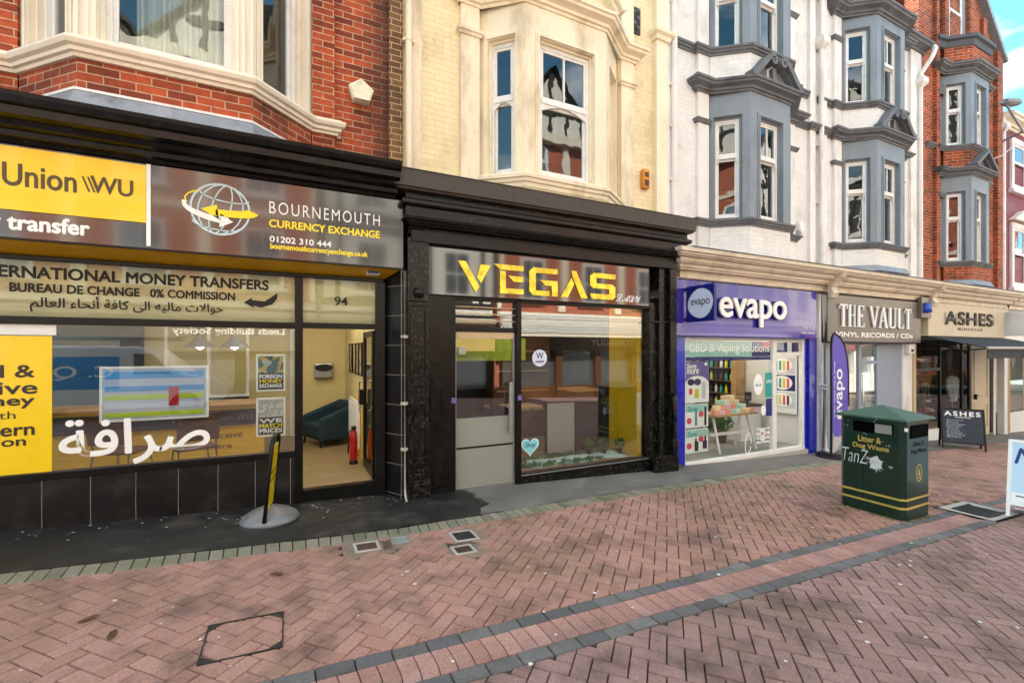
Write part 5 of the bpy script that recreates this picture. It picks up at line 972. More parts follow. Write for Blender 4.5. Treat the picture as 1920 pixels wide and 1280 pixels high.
for z0_, m_ in ((1.25, m_gr), (.88, m_navy), (.52, m_gr)):
    a = MB(M); a.box(.02, .6, -.006, 0, z0_, z0_ + .33); a.build('panel', m_, t); a = MB(M); a.poly(circ(.33, z0_ + .165, .22, ry=.15), .003, -.006); a.build('oval', m_txw, t)
    for i in range(4): a = MB(M); a.box(.18 + i * .085, .225 + i * .085, -.012, -.009, z0_ + .06, z0_ + .26); a.build('bottle_print', (m_bot, m_tealp, m_ylp, m_redp)[(i + int(z0_ * 10)) % 4], t)
def sticker(label, shape, m, par=None, extra=()):
    t = thing('window_sticker', label, 'sticker', (shape[0][0], Y + .02, min(z for _, z in shape))); a = MB(); a.poly(shape, .003, Y + .026); a.build('sheet', m, t)
    for s_, m_, b_ in extra: text('lettering', s_, m_, t, M0, *b_, y=Y + .0225)
    return t
hx = FX(1424, Y)
sticker('pale upright oval sticker on the blue shop window', circ(hx, 1.08, .13, 24, .2), m_txw, extra=(('ask us', m_tealp, (hx - .08, hx + .08, 1.05, 1.11)),)); hx = FX(1440, Y)
sticker('teal rectangle sticker beside the pale oval', rect(hx - .05, hx + .17, .82, 1.3), m_tealp, extra=(('OPEN', m_txw, (hx - .02, hx + .14, 1.1, 1.16)),)); sticker('navy sticker below the teal sticker', rect(hx - .02, hx + .16, .46, .8), m_navy); sticker('small white round sticker left of the navy sticker', circ(hx - .1, .58, .07, ry=.1), m_txw)
sticker('white and red prohibition sticker low on the blue shop window', rect(hx - .18, hx - .06, -.0, .24), m_txw, extra=(('NO', m_redp, (hx - .16, hx - .08, .1, .18)),))
t = thing('window_lettering', 'white block of small lettering low on the blue shop window', 'lettering', (8.2, Y, -.15))
for i, s in enumerate(('Vaping is at', 'least 95%', 'less harmful', 'than smoking')): text('text_line', s, m_txw, t, M0, 7.98, 8.36, .2 - i * .085, .255 - i * .085, y=Y + .026, bold=.05)
a = MB(); a.ribbon([(7.74 + .02 * math.sin(q * 1.0) + .12 * math.cos(q) * .7, -.02 + .19 * math.sin(q)) for q in [i * .3 for i in range(21)]], .018, .002, Y + .026); tag(a.build('loop_sticker', m_txw), 'white looped outline sticker at the foot of the blue shop window', 'sticker')
t = thing('shop_counter', 'white counter with a small dark screen inside the blue shop', 'counter', (8.9, 6.8, zs)); a = MB(); a.box(8.75, 9.4, 6.6, 7.0, zs, .5); a.build('body', m_whpl, t); a = MB(); a.box(8.7, 9.42, 6.55, 7.02, .5, .54); a.build('worktop', m_dark, t); a = MB(); a.box(9.1, 9.3, 6.75, 6.78, .6, .8); a.box(9.18, 9.22, 6.75, 6.8, .54, .62); a.build('screen', m_bot, t)

# ---- taupe record shop
Y = 5.68
t = thing('fascia_sign', 'taupe sign with tall white serif lettering over the record shop', 'shop sign', (11.7, 5.5, 1.9)); a = MB(); a.box(9.9, 13.72, 5.48, 5.62, 1.915, 2.89); a.build('panel', m_vault, t, bevel=.006); a = MB(); a.box(9.86, 9.9, 5.5, 5.66, 1.9, 2.9); a.box(9.9, 13.72, 5.5, 5.62, 1.895, 1.914); a.build('edge', m_txblk, t)
def serif(word, xa, xb, za, zb, Yp, par, m):
    U = {'T': [(.38, .62, 0, 1), (0, 1, .94, 1), (.2, .8, 0, .04), (0, .08, .8, 1), (.92, 1, .8, 1)], 'H': [(.08, .3, 0, 1), (.76, .86, 0, 1), (.3, .76, .5, .55), (0, .4, 0, .04), (0, .4, .96, 1), (.66, .98, 0, .04), (.66, .98, .96, 1)], 'E': [(.12, .36, 0, 1), (.12, .95, 0, .05), (.12, .92, .95, 1), (.36, .75, .5, .55), (0, .4, 0, .04), (.88, .95, 0, .2), (.86, .92, .8, 1), (.7, .76, .43, .62)], 'L': [(.12, .36, 0, 1), (.12, .95, 0, .05), (0, .48, .96, 1), (.88, .95, 0, .22)], 'U': [(.08, .3, .14, 1), (.78, .88, .14, 1), (0, .4, .96, 1), (.66, 1, .96, 1)]}
    w = {' ': .35, 'A': .95, 'V': .95, 'U': .95}; tot = sum(w.get(c, .78) + .1 for c in word); k = (xb - xa) / tot; x = xa
    for c in word:
        cw = w.get(c, .78) * k
        if c != ' ':
            a = MB(); T_ = lambda u, v: (x + u * cw, za + v * (zb - za))
            if c in 'AV':
                f_ = (lambda v: 1 - v) if c == 'V' else (lambda v: v)
                a.poly([T_(.0 if c == 'V' else .02, f_(0)), T_(.24 if c == 'V' else .12, f_(0)), T_(.58 if c == 'V' else .5, f_(1)), T_(.48 if c == 'V' else .42, f_(1))], .03, Yp); a.poly([T_(.9 if c == 'V' else .72, f_(0)), T_(.98 if c == 'V' else .98, f_(0)), T_(.58, f_(1)), T_(.48 if c == 'V' else .42, f_(1))], .029, Yp)
                if c == 'A': a.poly([T_(.22, .32), T_(.75, .32), T_(.73, .36), T_(.24, .36)], .028, Yp)
                a.poly([T_(-.08, f_(0)), T_(.32, f_(0)), T_(.32, f_(.04)), T_(-.08, f_(.04))], .027, Yp); a.poly([T_(.66, f_(0)), T_(1.05, f_(0)), T_(1.05, f_(.04)), T_(.66, f_(.04))], .027, Yp)
            else:
                for i, (u0, u1, v0, v1) in enumerate(U[c]): a.poly([T_(u0, v0), T_(u1, v0), T_(u1, v1), T_(u0, v1)], .03 - .0007 * i, Yp)
                if c == 'U': a.ribbon([T_(.48 + .36 * math.cos(q), .16 + .13 * math.sin(q)) for q in [math.pi + i * math.pi / 10 for i in range(11)]], .035, .026, Yp)
            a.build('letter', m, par)
        x += cw + .1 * k
serif('THE VAULT', FX(1571, 5.48), FX(1707, 5.48), 2.235, 2.70, 5.47, t, m_txw)
text('lettering', 'VINYL RECORDS / CDs', m_txw, t, M0, FX(1567, 5.48), FX(1711, 5.48), 2.02, 2.12, y=5.479, bold=.04)
zs = gz(11) - .02
b = MB(); b.box(9.98, 10.4, Y, Y + .1, zs - .2, 1.92); b.box(10.4, 12.2, Y, Y + .1, zs - .2, -.05); b.box(11.45, 11.55, Y, Y + .08, -.05, 1.92); b.box(10.4, 12.6, Y, Y + .08, 1.86, 1.92); b.box(11.55, 12.2, Y, Y + .06, 1.42, 1.5); b.box(12.2, 12.3, Y, Y + .1, zs - .3, 1.92); b.build('shop_frame', m_greyp, C, bevel=.004)
b = MB(); b.box(12.3, 13.3, Y + .02, Y + .12, zs - .3, 1.92); b.build('shop_panel', m_greyp, C); b = MB(); b.box(13.3, 13.75, Y - .02, Y + .1, zs - .3, 2.0); b.build('shop_pier', m_whitep, C)
p = MB(); p.fq(10.4, 11.45, -.05, 1.86, Y + .03); p.fq(11.55, 12.2, zs, 1.42, Y + .03); p.fq(11.55, 12.2, 1.5, 1.86, Y + .03); p.build('shop_window', m_glass, C)
room(C, 10.0, 13.6, 5.85, 8, zs, 2.6, m_flg, m_wwall, lamps=((.3, .3), (.6, .3)))
t = thing('window_print', 'large pale print with pinkish figure shapes in the record shop window', 'print', (10.9, 5.8, 0)); a = MB(); a.box(10.42, 11.43, 5.79, 5.8, .0, 1.55); a.build('sheet', picmat('washed_print', ('d8d4c8', 'e0b8b0', 'c9d2c8', 'c8786c'), 3.2), t); a = MB(); a.box(10.42, 10.7, 5.785, 5.79, 1.3, 1.75); a.build('yellow_card', m_txy, t)
t = thing('door_print', 'pale green washed poster behind the record shop door', 'print', (11.9, 5.8, 0)); a = MB(); a.box(11.58, 12.18, 5.79, 5.8, zs + .1, 1.4); a.build('sheet', picmat('greenish_print', ('cfd8cc', 'b9c9be', 'dcdcd2'), 4), t); a = MB(); a.box(11.56, 11.62, 5.66, 5.678, .5, 1.2); a.build('handle', m_chr, t)
hx, hz = F(1712, 650, 5.66); t = thing('intercom_box', 'white box with dark lens on the pier between record and clothes shops', 'box', (13.45, 5.6, hz - .15)); a = MB(); a.box(13.36, 13.62, 5.55, 5.659, hz - .17, hz + .17); a.build('case', m_whpl, t, bevel=.02); a = MB(); a.box(13.44, 13.54, 5.54, 5.55, hz - .12, hz - .06); a.build('lens', m_bot, t)
# feather flag of the blue shop
fx, fy = 9.62, 5.25; t = thing('feather_flag', 'purple feather flag with white lettering in front of the record shop', 'flag', (fx, fy, gz(fx))); a = MB(); M = fr(fx, fy, gz(fx), R(-8))
P = [(0, .45), (.0, 2.1)] + [(.0 + .3 * math.sin(i * .157), 2.1 + .32 * math.sin(i * .157 * 1.0) - .0) for i in range(0, 6)] + [(.42, 2.15), (.47, 1.9), (.48, 1.2), (.42, .75), (.3, .5), (.15, .3)]
P = [(.0, .55), (.0, 2.25), (.06, 2.42), (.2, 2.36), (.32, 2.2), (.4, 1.95), (.43, 1.6), (.43, 1.0), (.38, .62), (.25, .42), (.1, .4)]
a = MB(M); a.poly(P, .012, 0); a.build('cloth', mat('violet_cloth', '6155b5', .6, var=.08), t)
a = MB(M); a.ribbon([(-.02, .05), (-.02, 2.2), (.0, 2.38), (.06, 2.46), (.2, 2.39), (.33, 2.22), (.41, 1.97), (.445, 1.6), (.445, 1.0)], .028, .03, .01); a.build('pole', m_blackmetal, t)
M2 = M @ Matrix.Rotation(R(-90), 4, 'Y') ; text('lettering', 'evapo', m_txw, t, M2, .75, 1.75, -.34, -.12, y=-.013, off=.012); text('lettering', 'your local vape shop', m_txw, t, M2, .8, 1.9, -.08, -.045, y=-.013)
a = MB(M); a.lathe((0, 0, 0), [(.26, 0), (.28, .03), (.25, .07), (.06, .09)], 20); a.build('base', m_blackmetal, t)
a = MB(M); a.poly([(.05, .42), (.3, .4), (.12, .12), (.0, .08)], .008, 0); a.build('clear_tail', mat('grey_net_cloth', 'b9b7b0', .8, var=.2, vs=60), t)

# ------------------------------------------------------------------ D: red brick house with grey bay over the clothes shop
D = thing('brick_building', 'narrow red brick building with gable and blue grey bays above the beige clothes shop', 'building', (16.5, 5.72, gz(16.5)))
B3 = (15.37, 15.82, 16.86, 17.36, 5.75, 5.27)
w = MB(); wall(w, 14.22, 15.37, 3.1, 9.85); wall(w, 17.36, 18.95, 3.1, 9.85); wall(w, 15.37, 17.36, 9.2, 9.85)
w.poly([(14.22, 9.85), (18.95, 9.85), (18.95, 10.4), (16.6, 12.6), (14.22, 12.6)], .3, 6.02); w.build('wall', m_brick, D)
for q in ((14.95, 15.1, 5.64, 3.1, 12.5), (17.7, 17.95, 5.64, 3.1, 11.2), (18.6, 18.95, 5.62, 3.1, 10.5), (15.3, 15.5, 5.6, 9.93, 12.5), (16.75, 16.95, 5.6, 9.93, 12.2)): w = MB(); w.box(q[0], q[1], q[2], 5.72, q[3], q[4]); w.build('pilaster', m_brick, D)
greybay(D, B3, 9, m_blue, m_brick, m_moul, swan=False)
w = MB(); PD = [(15.37, 5.66), (15.82, 5.27), (16.86, 5.27), (17.35, 5.66)]; w.sweep(PD, [(-.2, 9.17), (0.02, 9.17), (0.02, 9.75), (-.2, 9.75)]); w.build('bay_parapet', m_brick, D)
w = MB(); w.sweep([(15.0, 5.72)] + PD + [(17.7, 5.72)], [(0, 9.6), (.05, 9.62), (.08, 9.75), (.14, 9.78), (.14, 9.86), (0, 9.92)]); w.build('parapet_coping', m_slate, D)
w = MB(); w.ribbon([(19.1, 10.3), (18.95, 10.42), (16.6, 12.66), (16.2, 12.66)], .14, .5, 6.05); w.build('gable_coping', m_lead, D)
M = fr(15.6, 5.72, 0); w = MB(M); w.frame(0, 1.1, 9.95, 11.6, -.03, .06, .16); w.build('attic_frame', m_blue, D); winfacet(D, M, 1.1, .16, 10.0, 11.5, m_blue, m_sash, m_glassold, depth=-.02)
w = MB(); w.box(14.5, 15.4, 6.4, 7.2, 9, 13.6); w.box(14.45, 15.45, 6.35, 7.25, 13.2, 13.35); w.build('chimney', m_brick, D)
solid(D, 14.22, 18.95, 9.9, m_slate, m_brick)
b = MB(); b.sweep([(14.15, 5.42), (18.9, 5.42)], BE); b.build('shop_cornice', m_beige, D); b = MB(); b.sweep([(14.15, 5.42), (18.9, 5.42)], [(-.3, 3.42), (.3, 3.363), (.31, 3.375), (.29, 3.385), (-.3, 3.47)]); b.build('cornice_lead', m_lead, D)
b = MB(); b.sweep(PD, [(0, 3.38), (.1, 3.43), (.02, 3.56), (0, 3.56)]); b.build('lead_flashing', m_lead, D)
b = MB(); b.poly([(0, 0), (-.06, .0), (-.1, .1), (-.06, .2), (-.1, .3), (-.2, .4), (-.24, .5), (0, .5)], .2); b.v = [Vector((18.7 + .2 + v.y, 5.6 + v.x, 2.86 + v.z)) for v in b.v]; b.build('console_bracket', m_beige, D)
Y = 5.7; zg = gz(16.5)
t = thing('fascia_sign', 'pale beige sign with black boxed lettering over the clothes shop', 'shop sign', (16.5, 5.5, 2.08)); a = MB(); a.box(14.1, 18.6, 5.48, 5.66, 2.09, 2.93); a.build('panel', m_ashes, t, bevel=.006)
Ys = 5.478; text('lettering', 'ASHES', m_txblk, t, M0, FX(1772, Ys), FX(1860, Ys), 2.4, 2.73, y=Ys, bold=.04, d=.02, spacing=1.1)
text('lettering', 'MENSWEAR', m_txdk, t, M0, FX(1796, Ys), FX(1842, Ys), 2.25, 2.33, y=Ys, off=.01, spacing=1.3)
a = MB(); xa = FX(1771, Ys)
for k in range(6): xx = xa + (FX(1861, Ys) - xa) * k / 5; a.box(xx - .012, xx + .012, Ys - .025, Ys - .02, 2.42, 2.7)
a.box(xa, FX(1861, Ys), Ys - .024, Ys - .02, 2.55, 2.57); a.build('letter_bars', m_txdk, t)
t = thing('blue_badge_box', 'dark square badge box with blue glass shape beside the beige sign', 'box sign', (13.95, 5.46, 2.5)); hx, hz = F(1731, 577, 5.46); a = MB(); a.box(hx - .22, hx + .25, 5.40, 5.478, hz - .25, hz + .25); a.build('case', m_vault, t, bevel=.01); a = MB(); a.lathe((hx - .06, 5.37, hz - .14), [(.0, 0), (.1, .02), (.1, .15), (.06, .24), (.0, .26)], 14); a.build('glass', mat('cobalt_glass', '1b50b8', .15, var=.05, coat=.5), t)  # badge with a piece of cobalt coloured glass
# awning
t = thing('awning', 'dark navy sloping awning with silver front bar over the clothes shop', 'awning', (16.2, 5.0, 1.75)); a = MB()
a.add([(14.05, 5.46, 2.07), (18.7, 5.46, 2.07), (18.7, 4.43, 1.8), (14.05, 4.43, 1.8), (14.05, 5.46, 2.05), (18.7, 5.46, 2.05), (18.7, 4.43, 1.78), (14.05, 4.43, 1.78)], [(0, 3, 2, 1), (4, 5, 6, 7), (0, 1, 5, 4), (1, 2, 6, 5), (2, 3, 7, 6), (3, 0, 4, 7)]); a.build('cloth', m_awn, t)
a = MB(); a.box(14.03, 18.72, 4.39, 4.44, 1.76, 1.82); a.build('front_bar', m_alu, t, bevel=.006); a = MB(); a.box(14.05, 18.7, 4.42, 4.43, 1.55, 1.76); a.build('valance', m_awn, t)
for xx in (14.1, 18.6): a = MB(); a.tube([(xx, 5.5, 1.95), (xx, 4.9, 1.72), (xx, 4.46, 1.77)], .018, 6); a.build('arm', m_blackmetal, t)
b = MB(); b.box(13.76, 13.9, Y - .06, Y + .1, gz(13.8) - .1, 2.06); b.build('shop_pier', m_pale, D)
b = MB(); b.box(13.95, 18.6, Y, Y + .08, 1.98, 2.06)
for xx in (13.95, 15.3, 16.55): b.box(xx, xx + .04, Y, Y + .06, zg, 1.98)
b.box(13.99, 15.3, Y, Y + .06, 1.2, 1.28); b.box(17.0, 17.12, Y, Y + .1, zg, 1.98); b.box(18.35, 18.5, Y, Y + .1, zg, 1.98); b.build('shop_frame', m_blackmetal, D)
b = MB(); b.box(13.95, 17.0, Y, Y + .1, zg - .2, zg + .35); b.build('stallriser', m_txw, D)
p = MB(); p.fq(13.99, 17.0, zg + .35, 1.98, Y + .03); p.build('shop_window', m_glassclear, D)
b = MB(); b.box(17.12, 18.35, Y + .02, Y + .08, zg - .05, 1.9); dr = b.build('door', m_ashes, D); b = MB(); b.frame(17.3, 18.2, zg + 1.0, 1.7, Y, Y + .02, .05); b.frame(17.3, 18.2, zg + .15, zg + .9, Y, Y + .02, .05); b.build('moulding', m_ashes, dr); b = MB(); b.box(17.3, 17.33, Y - .05, Y + .02, .35, .5); b.box(17.33, 17.45, Y - .05, Y - .03, .44, .47); b.build('handle', m_blackmetal, dr)
b = MB(); b.box(18.5, 18.62, Y - .02, Y + .1, zg - .2, 2.0); b.build('white_jamb', m_sash, D)
room(D, 13.95, 17.1, 5.85, 8.0, zg + .3, 2.6, m_fl, m_dark, lamps=((.3, .3),))
def garment(x, y, z0, z1, m, name, label, w=.24):
    t = thing(name, label, 'jacket', (x, y, z0), 'clothes on the window stands'); a = MB(); hgt = z1 - z0
    n = 14; P = [(.62, 0), (.7, .25), (.72, .5), (.85, .7), (1.0, .84), (.8, .93), (.3, 1.0)]
    vs = []; fs = []
    for r, h in P:
        for i in range(n): q = 6.2832 * i / n; vs.append((x + w * r * math.cos(q), y + .13 * (r * .7 + .3) * math.sin(q) + .01 * math.sin(q * 5 + h * 9), z0 + hgt * h))
    for k in range(len(P) - 1):
        for i in range(n): fs.append((k * n + i, k * n + (i + 1) % n, (k + 1) * n + (i + 1) % n, (k + 1) * n + i))
    a.add(vs, fs, True); a.add(vs[-n:], [tuple(range(n))], True); a.build('body', m, t)
    for s in (-1, 1): a = MB(); a.tube([(x + s * w * .9, y, z0 + hgt * .84), (x + s * w * 1.15, y - .02, z0 + hgt * .5), (x + s * w * 1.1, y - .06, z0 + hgt * .12)], [.07, .06, .045], 8); a.build('sleeve', m, t)
    a = MB(); a.tube([(x, y, zg + .36), (x, y, z1 + .06)], .015, 6); a.lathe((x, y, zg + .36), [(.14, 0), (.14, .02)], 12); a.build('stand', m_chr, t)
    return t
mg = mat('bright_green_cloth', '18b43a', .7, var=.1); my = mat('bright_yellow_cloth', 'd8d41a', .7, var=.1); mgrey = mat('grey_marl_cloth', 'a4a7ab', .8, var=.15, vs=30)
garment(14.45, 6.1, .3, 1.0, mg, 'green_jacket', 'bright green jacket on a stand in the clothes shop window'); garment(14.6, 6.4, .75, 1.4, my, 'yellow_jacket', 'bright yellow top above the green jacket'); garment(15.0, 6.0, .25, .95, m_bot, 'black_jacket', 'black jacket with white print in the clothes shop window')
text('lettering', 'MLCI', m_txw, bpy.data.objects['black_jacket'], M0, 14.87, 15.13, .38, .44, y=5.83)
garment(16.8, 6.0, .3, 1.0, mgrey, 'grey_jacket', 'grey jacket at the right end of the clothes shop window')
t = thing('shoe_shelves', 'dark wall of shelves with shoes in the middle of the clothes shop window', 'shelves', (16, 6.6, zg + .3)); a = MB(); a.box(15.35, 16.55, 6.5, 6.54, zg + .3, 1.95); a.build('back', m_dark, t); a = MB()
for z in (.0, .35, .7, 1.05, 1.4): a.box(15.4, 16.5, 6.2, 6.5, z, z + .02)
a.build('shelf', m_woodd, t)
cs = [mat('shoe_leather', c, .5, var=.2) for c in ('6b2a26', 'c9c4b8', '3a2a22', '8f6a4a', 'b03a44')]
for zi, z in enumerate((.02, .37, .72, 1.07, 1.42)):
    for i in range(4):
        x = 15.5 + i * .27; a = MB(fr(x, 6.33, z, random.uniform(-.3, .3))); a.sweep([(-.05, -.11), (.05, -.11)], [(0, 0)]) if False else None
        n = 10; vs = []
        for h, sc_, ln in ((0, 1, 1), (.035, 1, .97), (.06, .8, .8), (.09, .55, .45)):
            for k in range(n): q = 6.2832 * k / n; vs.append((.045 * sc_ * math.cos(q), .13 * ln * math.sin(q) + (.13 - .13 * ln) * .9, h))
        a.add(vs, [(k * n + i2, k * n + (i2 + 1) % n, (k + 1) * n + (i2 + 1) % n, (k + 1) * n + i2) for k in range(3) for i2 in range(n)] + [tuple(3 * n + k for k in range(n))], True)
        o = a.build('shoe', cs[(i * 2 + zi) % 5]); tag(o, 'shoe on the dark shelves in the clothes shop window', 'shoe', 'shoes on the window shelves')

# ------------------------------------------------------------------ E: maroon house at the far right
Eb = thing('maroon_building', 'maroon rendered building with white window surrounds at the right edge', 'building', (24, 5.72, gz(24)))
w = MB(); wall(w, 18.97, 30, 3.1, 8.6); w.build('wall', m_maroon, Eb)
b = MB(); b.sweep([(18.97, 5.72), (30, 5.72)], [(d * 1.8, z) for d, z in prof(CORN, 8.45, 1.7)]); b.build('roof_cornice', m_stuccoA, Eb)
for x in (19.75, 22.2, 24.6, 27):
    for zs, zh in ((3.7, 5.5), (6.7, 8.1)):
        M = fr(x, 5.72, 0); w = MB(M); w.frame(0, 1.25, zs - .05, zh + .15, -.06, .0, .17); w.box(-.08, 1.33, -.12, 0, zs - .15, zs - .05); w.build('window_surround', m_whitep, Eb)
        if zs < 5: b = MB(M); b.poly([(-.1, zh + .2), (.62, zh + .55), (1.35, zh + .2)], .16, 0); b.build('window_pediment', m_stuccoA, Eb)
        winfacet(Eb, M, 1.25, .17, zs, zh, m_whitep, m_sash, m_glassold, depth=-.04)
        w = MB(M); w.box(.17, 1.08, .1, .12, zs, zh); w.build('blind', m_dark, Eb)
b = MB(); b.sweep([(19.0, 5.42), (30, 5.42)], BE); b.build('shop_cornice', m_beige, Eb)
b = MB(); b.box(18.97, 30, 5.7, 5.8, 2.0, 3.0); b.box(18.97, 19.2, 5.6, 5.75, gz(19), 3.0); b.box(21.5, 21.8, 5.6, 5.75, gz(21), 3); b.box(19.2, 30, 5.72, 5.82, gz(19) - .6, -.2); b.build('shopfront', m_sash, Eb)
b = MB(); b.box(19.2, 19.45, 5.62, 5.72, gz(19) - .1, 2.0); b.build('wood_post', m_wood, Eb); p = MB(); p.fq(19.45, 30, -.2, 2.0, 5.76); p.build('shop_window', m_glass, Eb)
room(Eb, 19.0, 29, 5.9, 8, -.85, 2.6, m_fl, m_wwall, lamps=((.2, .3),)); solid(Eb, 18.97, 30, 8.9, m_slate, m_maroon)
t = thing('box_sign', 'blank white box sign beside the beige clothes shop sign', 'hanging sign', (19.0, 5.3, 2.1)); hx, _ = F(1897, 590, 5.5); a = MB(); a.box(18.75, 18.9, 4.95, 5.56, 2.15, 2.85); a.build('box', m_whpl, t, bevel=.01); a = MB(); a.box(18.8, 18.85, 5.56, 5.72, 2.4, 2.6); a.build('bracket', m_blackmetal, t)
longpipe(18.97, 'white drainpipe with hopper where red brick meets maroon wall', 3.3, 8.6, (4.5, 5.3, 6.2, 7.1), 8.2)
t = thing('street_lamp', 'grey wall mounted street lamp beside the maroon building', 'street lamp', (19.2, 5.1, 8.0)); hx, hz = F(1893, 190, 4.9)
a = MB(); a.tube([(18.9, 5.62, hz - .35), (18.9, 5.2, hz - .25), (hx - .3, 4.9, hz - .1)], .03, 8); a.build('arm', m_lead, t); a = MB(); n = 12; vs = []
for k in range(9):
    u = k / 8; r = .16 * math.sin(math.pi * (.12 + .83 * u)) ** .7
    for i in range(n): q = 6.2832 * i / n; vs.append((hx - .35 + 1.0 * u, 4.9 + r * math.cos(q), hz - .08 + .16 * u + r * .6 * math.sin(q)))
a.add(vs, [(k * n + i, k * n + (i + 1) % n, (k + 1) * n + (i + 1) % n, (k + 1) * n + i) for k in range(8) for i in range(n)] + [tuple(range(n)), tuple(8 * n + i for i in range(n))], True); a.build('lantern', m_lead, t)
a = MB(); a.tube([(17.8, 5.66, 7.1), (18.3, 5.45, 7.3), (18.9, 5.3, 7.75)], .012, 6); a.build('cable', m_whpl, t)

# ------------------------------------------------------------------ street objects
zb = gz(6.65)
t = thing('litter_bin', 'dark green double litter bin with gold bands and graffiti on the paving', 'litter bin', (6.68, 3.04, zb))
X0, X1, Y0, Y1, H = 6.375, 6.985, 2.695, 3.39, 1.17; ch = .05
P = [(X0 + ch, Y0), (X1 - ch, Y0), (X1, Y0 + ch), (X1, Y1 - ch), (X1 - ch, Y1), (X0 + ch, Y1), (X0, Y1 - ch), (X0, Y0 + ch)]
a = MB(); a.prism(P, zb + .012, zb + H); a.build('body', m_binG, t, bevel=.006); a = MB(); a.prism([(x + (.02 if x < 6.6 else -.02), y + (.02 if y < 3 else -.02)) for x, y in P], zb - .05, zb + .012); a.build('plinth', m_blackmetal, t)
a = MB(); o_ = .035; L4 = [(X0 - o_, Y0 - o_), (X1 + o_, Y0 - o_), (X1 + o_, Y1 + o_), (X0 - o_, Y1 + o_)]; a.prism(L4, zb + H, zb + H + .025)
a.add([(x, y, zb + H + .025) for x, y in L4] + [(6.66, 3.04, zb + H + .15)], [(0, 1, 4), (1, 2, 4), (2, 3, 4), (3, 0, 4)]); a.build('lid', m_binlid, t, bevel=.006)
MX = fr(X0, Y1, zb, R(-90)); MY = fr(X0, Y0, zb, 0); LW, SW = Y1 - Y0, X1 - X0
for nm, z0, z1 in (('gold_band', .245, .27), ('gold_band', .145, .17)):
    a = MB(); a.sweep([(X0, Y1 - .02), (X0, Y0 + ch), (X0 + ch, Y0), (X1 - .02, Y0)], [(0, zb + z0), (.002, zb + z0), (.002, zb + z1), (0, zb + z1)]); a.build(nm, m_pgold, t)
a = MB(MX); a.frame(.17, .585, .995, 1.125, -.012, 0, .01); a.box(.18, .4, -.003, -.0005, 1.005, 1.115); a.build('opening', m_hole, t); a = MB(MX); a.box(.4, .575, -.006, -.001, 1.005, 1.115); a.build('metal_plate', m_plate, t)  # no hole cut: a black plate paints the shade inside the opening
a = MB(MY); a.frame(.13, .53, .97, 1.12, -.01, 0, .012); a.box(.142, .518, -.004, -.0005, .982, 1.108); a.build('opening', m_hole, t)  # closed face again, black plate painted for the dark inside
text('lettering', 'Litter &', m_pgold, t, MX, .22, .46, .875, .945, y=-.0005, bold=.03); text('lettering', 'Dog Waste', m_pgold, t, MX, .16, .54, .775, .85, y=-.0005, bold=.03)
text('lettering', 'Litter &', m_txblk, t, MY, .2, .44, .87, .93, y=-.0005); text('lettering', 'Dog Waste', m_txblk, t, MY, .15, .5, .77, .84, y=-.0005)
text('graffiti', 'TanZ', m_scrub, t, MX, .04, .33, .60, .77, y=-.0006, off=-.012, shear=.2)
a = MB(MX)
for i in range(26):
    u, v = random.gauss(.40, .035), random.gauss(.63, .04); q = random.uniform(0, 3); l = random.uniform(.02, .06); a.ribbon([(u - l * math.cos(q), v - l * math.sin(q)), (u + l * math.cos(q), v + l * math.sin(q))], [.004, .012], .0004 + i * .00004, -.0008)
for i in range(16): u, v = random.choice(((.1, 1.08), (.3, .97), (.52, .9), (.45, 1.13), (.12, .3))); u += random.gauss(0, .04); v += random.gauss(0, .03); a.poly(circ(u, v, random.uniform(.003, .008), 7), .0006, -.0004)
a.poly([(.345, .56), (.46, .575), (.475, .66), (.43, .70), (.36, .69)], .0005, -.0003); a.build('scratches', m_scrub, t); a = MB(MX); a.box(.2775, .2805, -.0012, -.0002, .15, .80); a.build('door_seam', m_hole, t); a = MB(MX); a.poly(circ(.56, .62, .022, ry=.014), .004, 0); a.build('lock', m_plate, t)
a = MB(MX); a.box(LW - .04, LW - .005, -.003, 0, 1.06, 1.1); a.v = [Vector((v.x + .02, v.y - .03, v.z)) for v in a.v]; a.build('small_label', m_txw, t)
a = MB(MY); a.ribbon(circ(.33, .55, .062, 24, .1), .014, .002, 0, closed=True); a.ribbon([(.29, .5), (.33, .49), (.37, .5)], .01, .002, 0); a.poly([(.305, .52), (.355, .52), (.345, .57), (.33, .61), (.315, .57)], .002, 0); a.build('crest', m_pgold, t)
a = MB()
for i in range(260):
    s = random.random(); x, y = (X0 - abs(random.gauss(0, .05)), Y0 + random.random() * (Y1 - Y0 + .1)) if s < .7 else (X0 + random.random() * .6, Y0 - abs(random.gauss(0, .03)))
    clump(a, (x, y, gz(x) + .012), .012, 2, .009)
tag(a.build('moss', m_moss), 'moss and small weeds around the foot of the green bin', 'moss', kind='stuff')
a = MB()
for k in range(150):
    x = random.choice((5.68, 9.8, 9.85, 5.72)) + random.gauss(0, .1); y = (5.38 if x < 2 else 5.56) - abs(random.gauss(0, .02)); clump(a, (x, y, gz(x) + random.uniform(.01, .06)), .03, 2, .02)
tag(a.build('weeds', m_moss), 'small weeds growing where shop pillars meet the asphalt', 'weeds', kind='stuff')
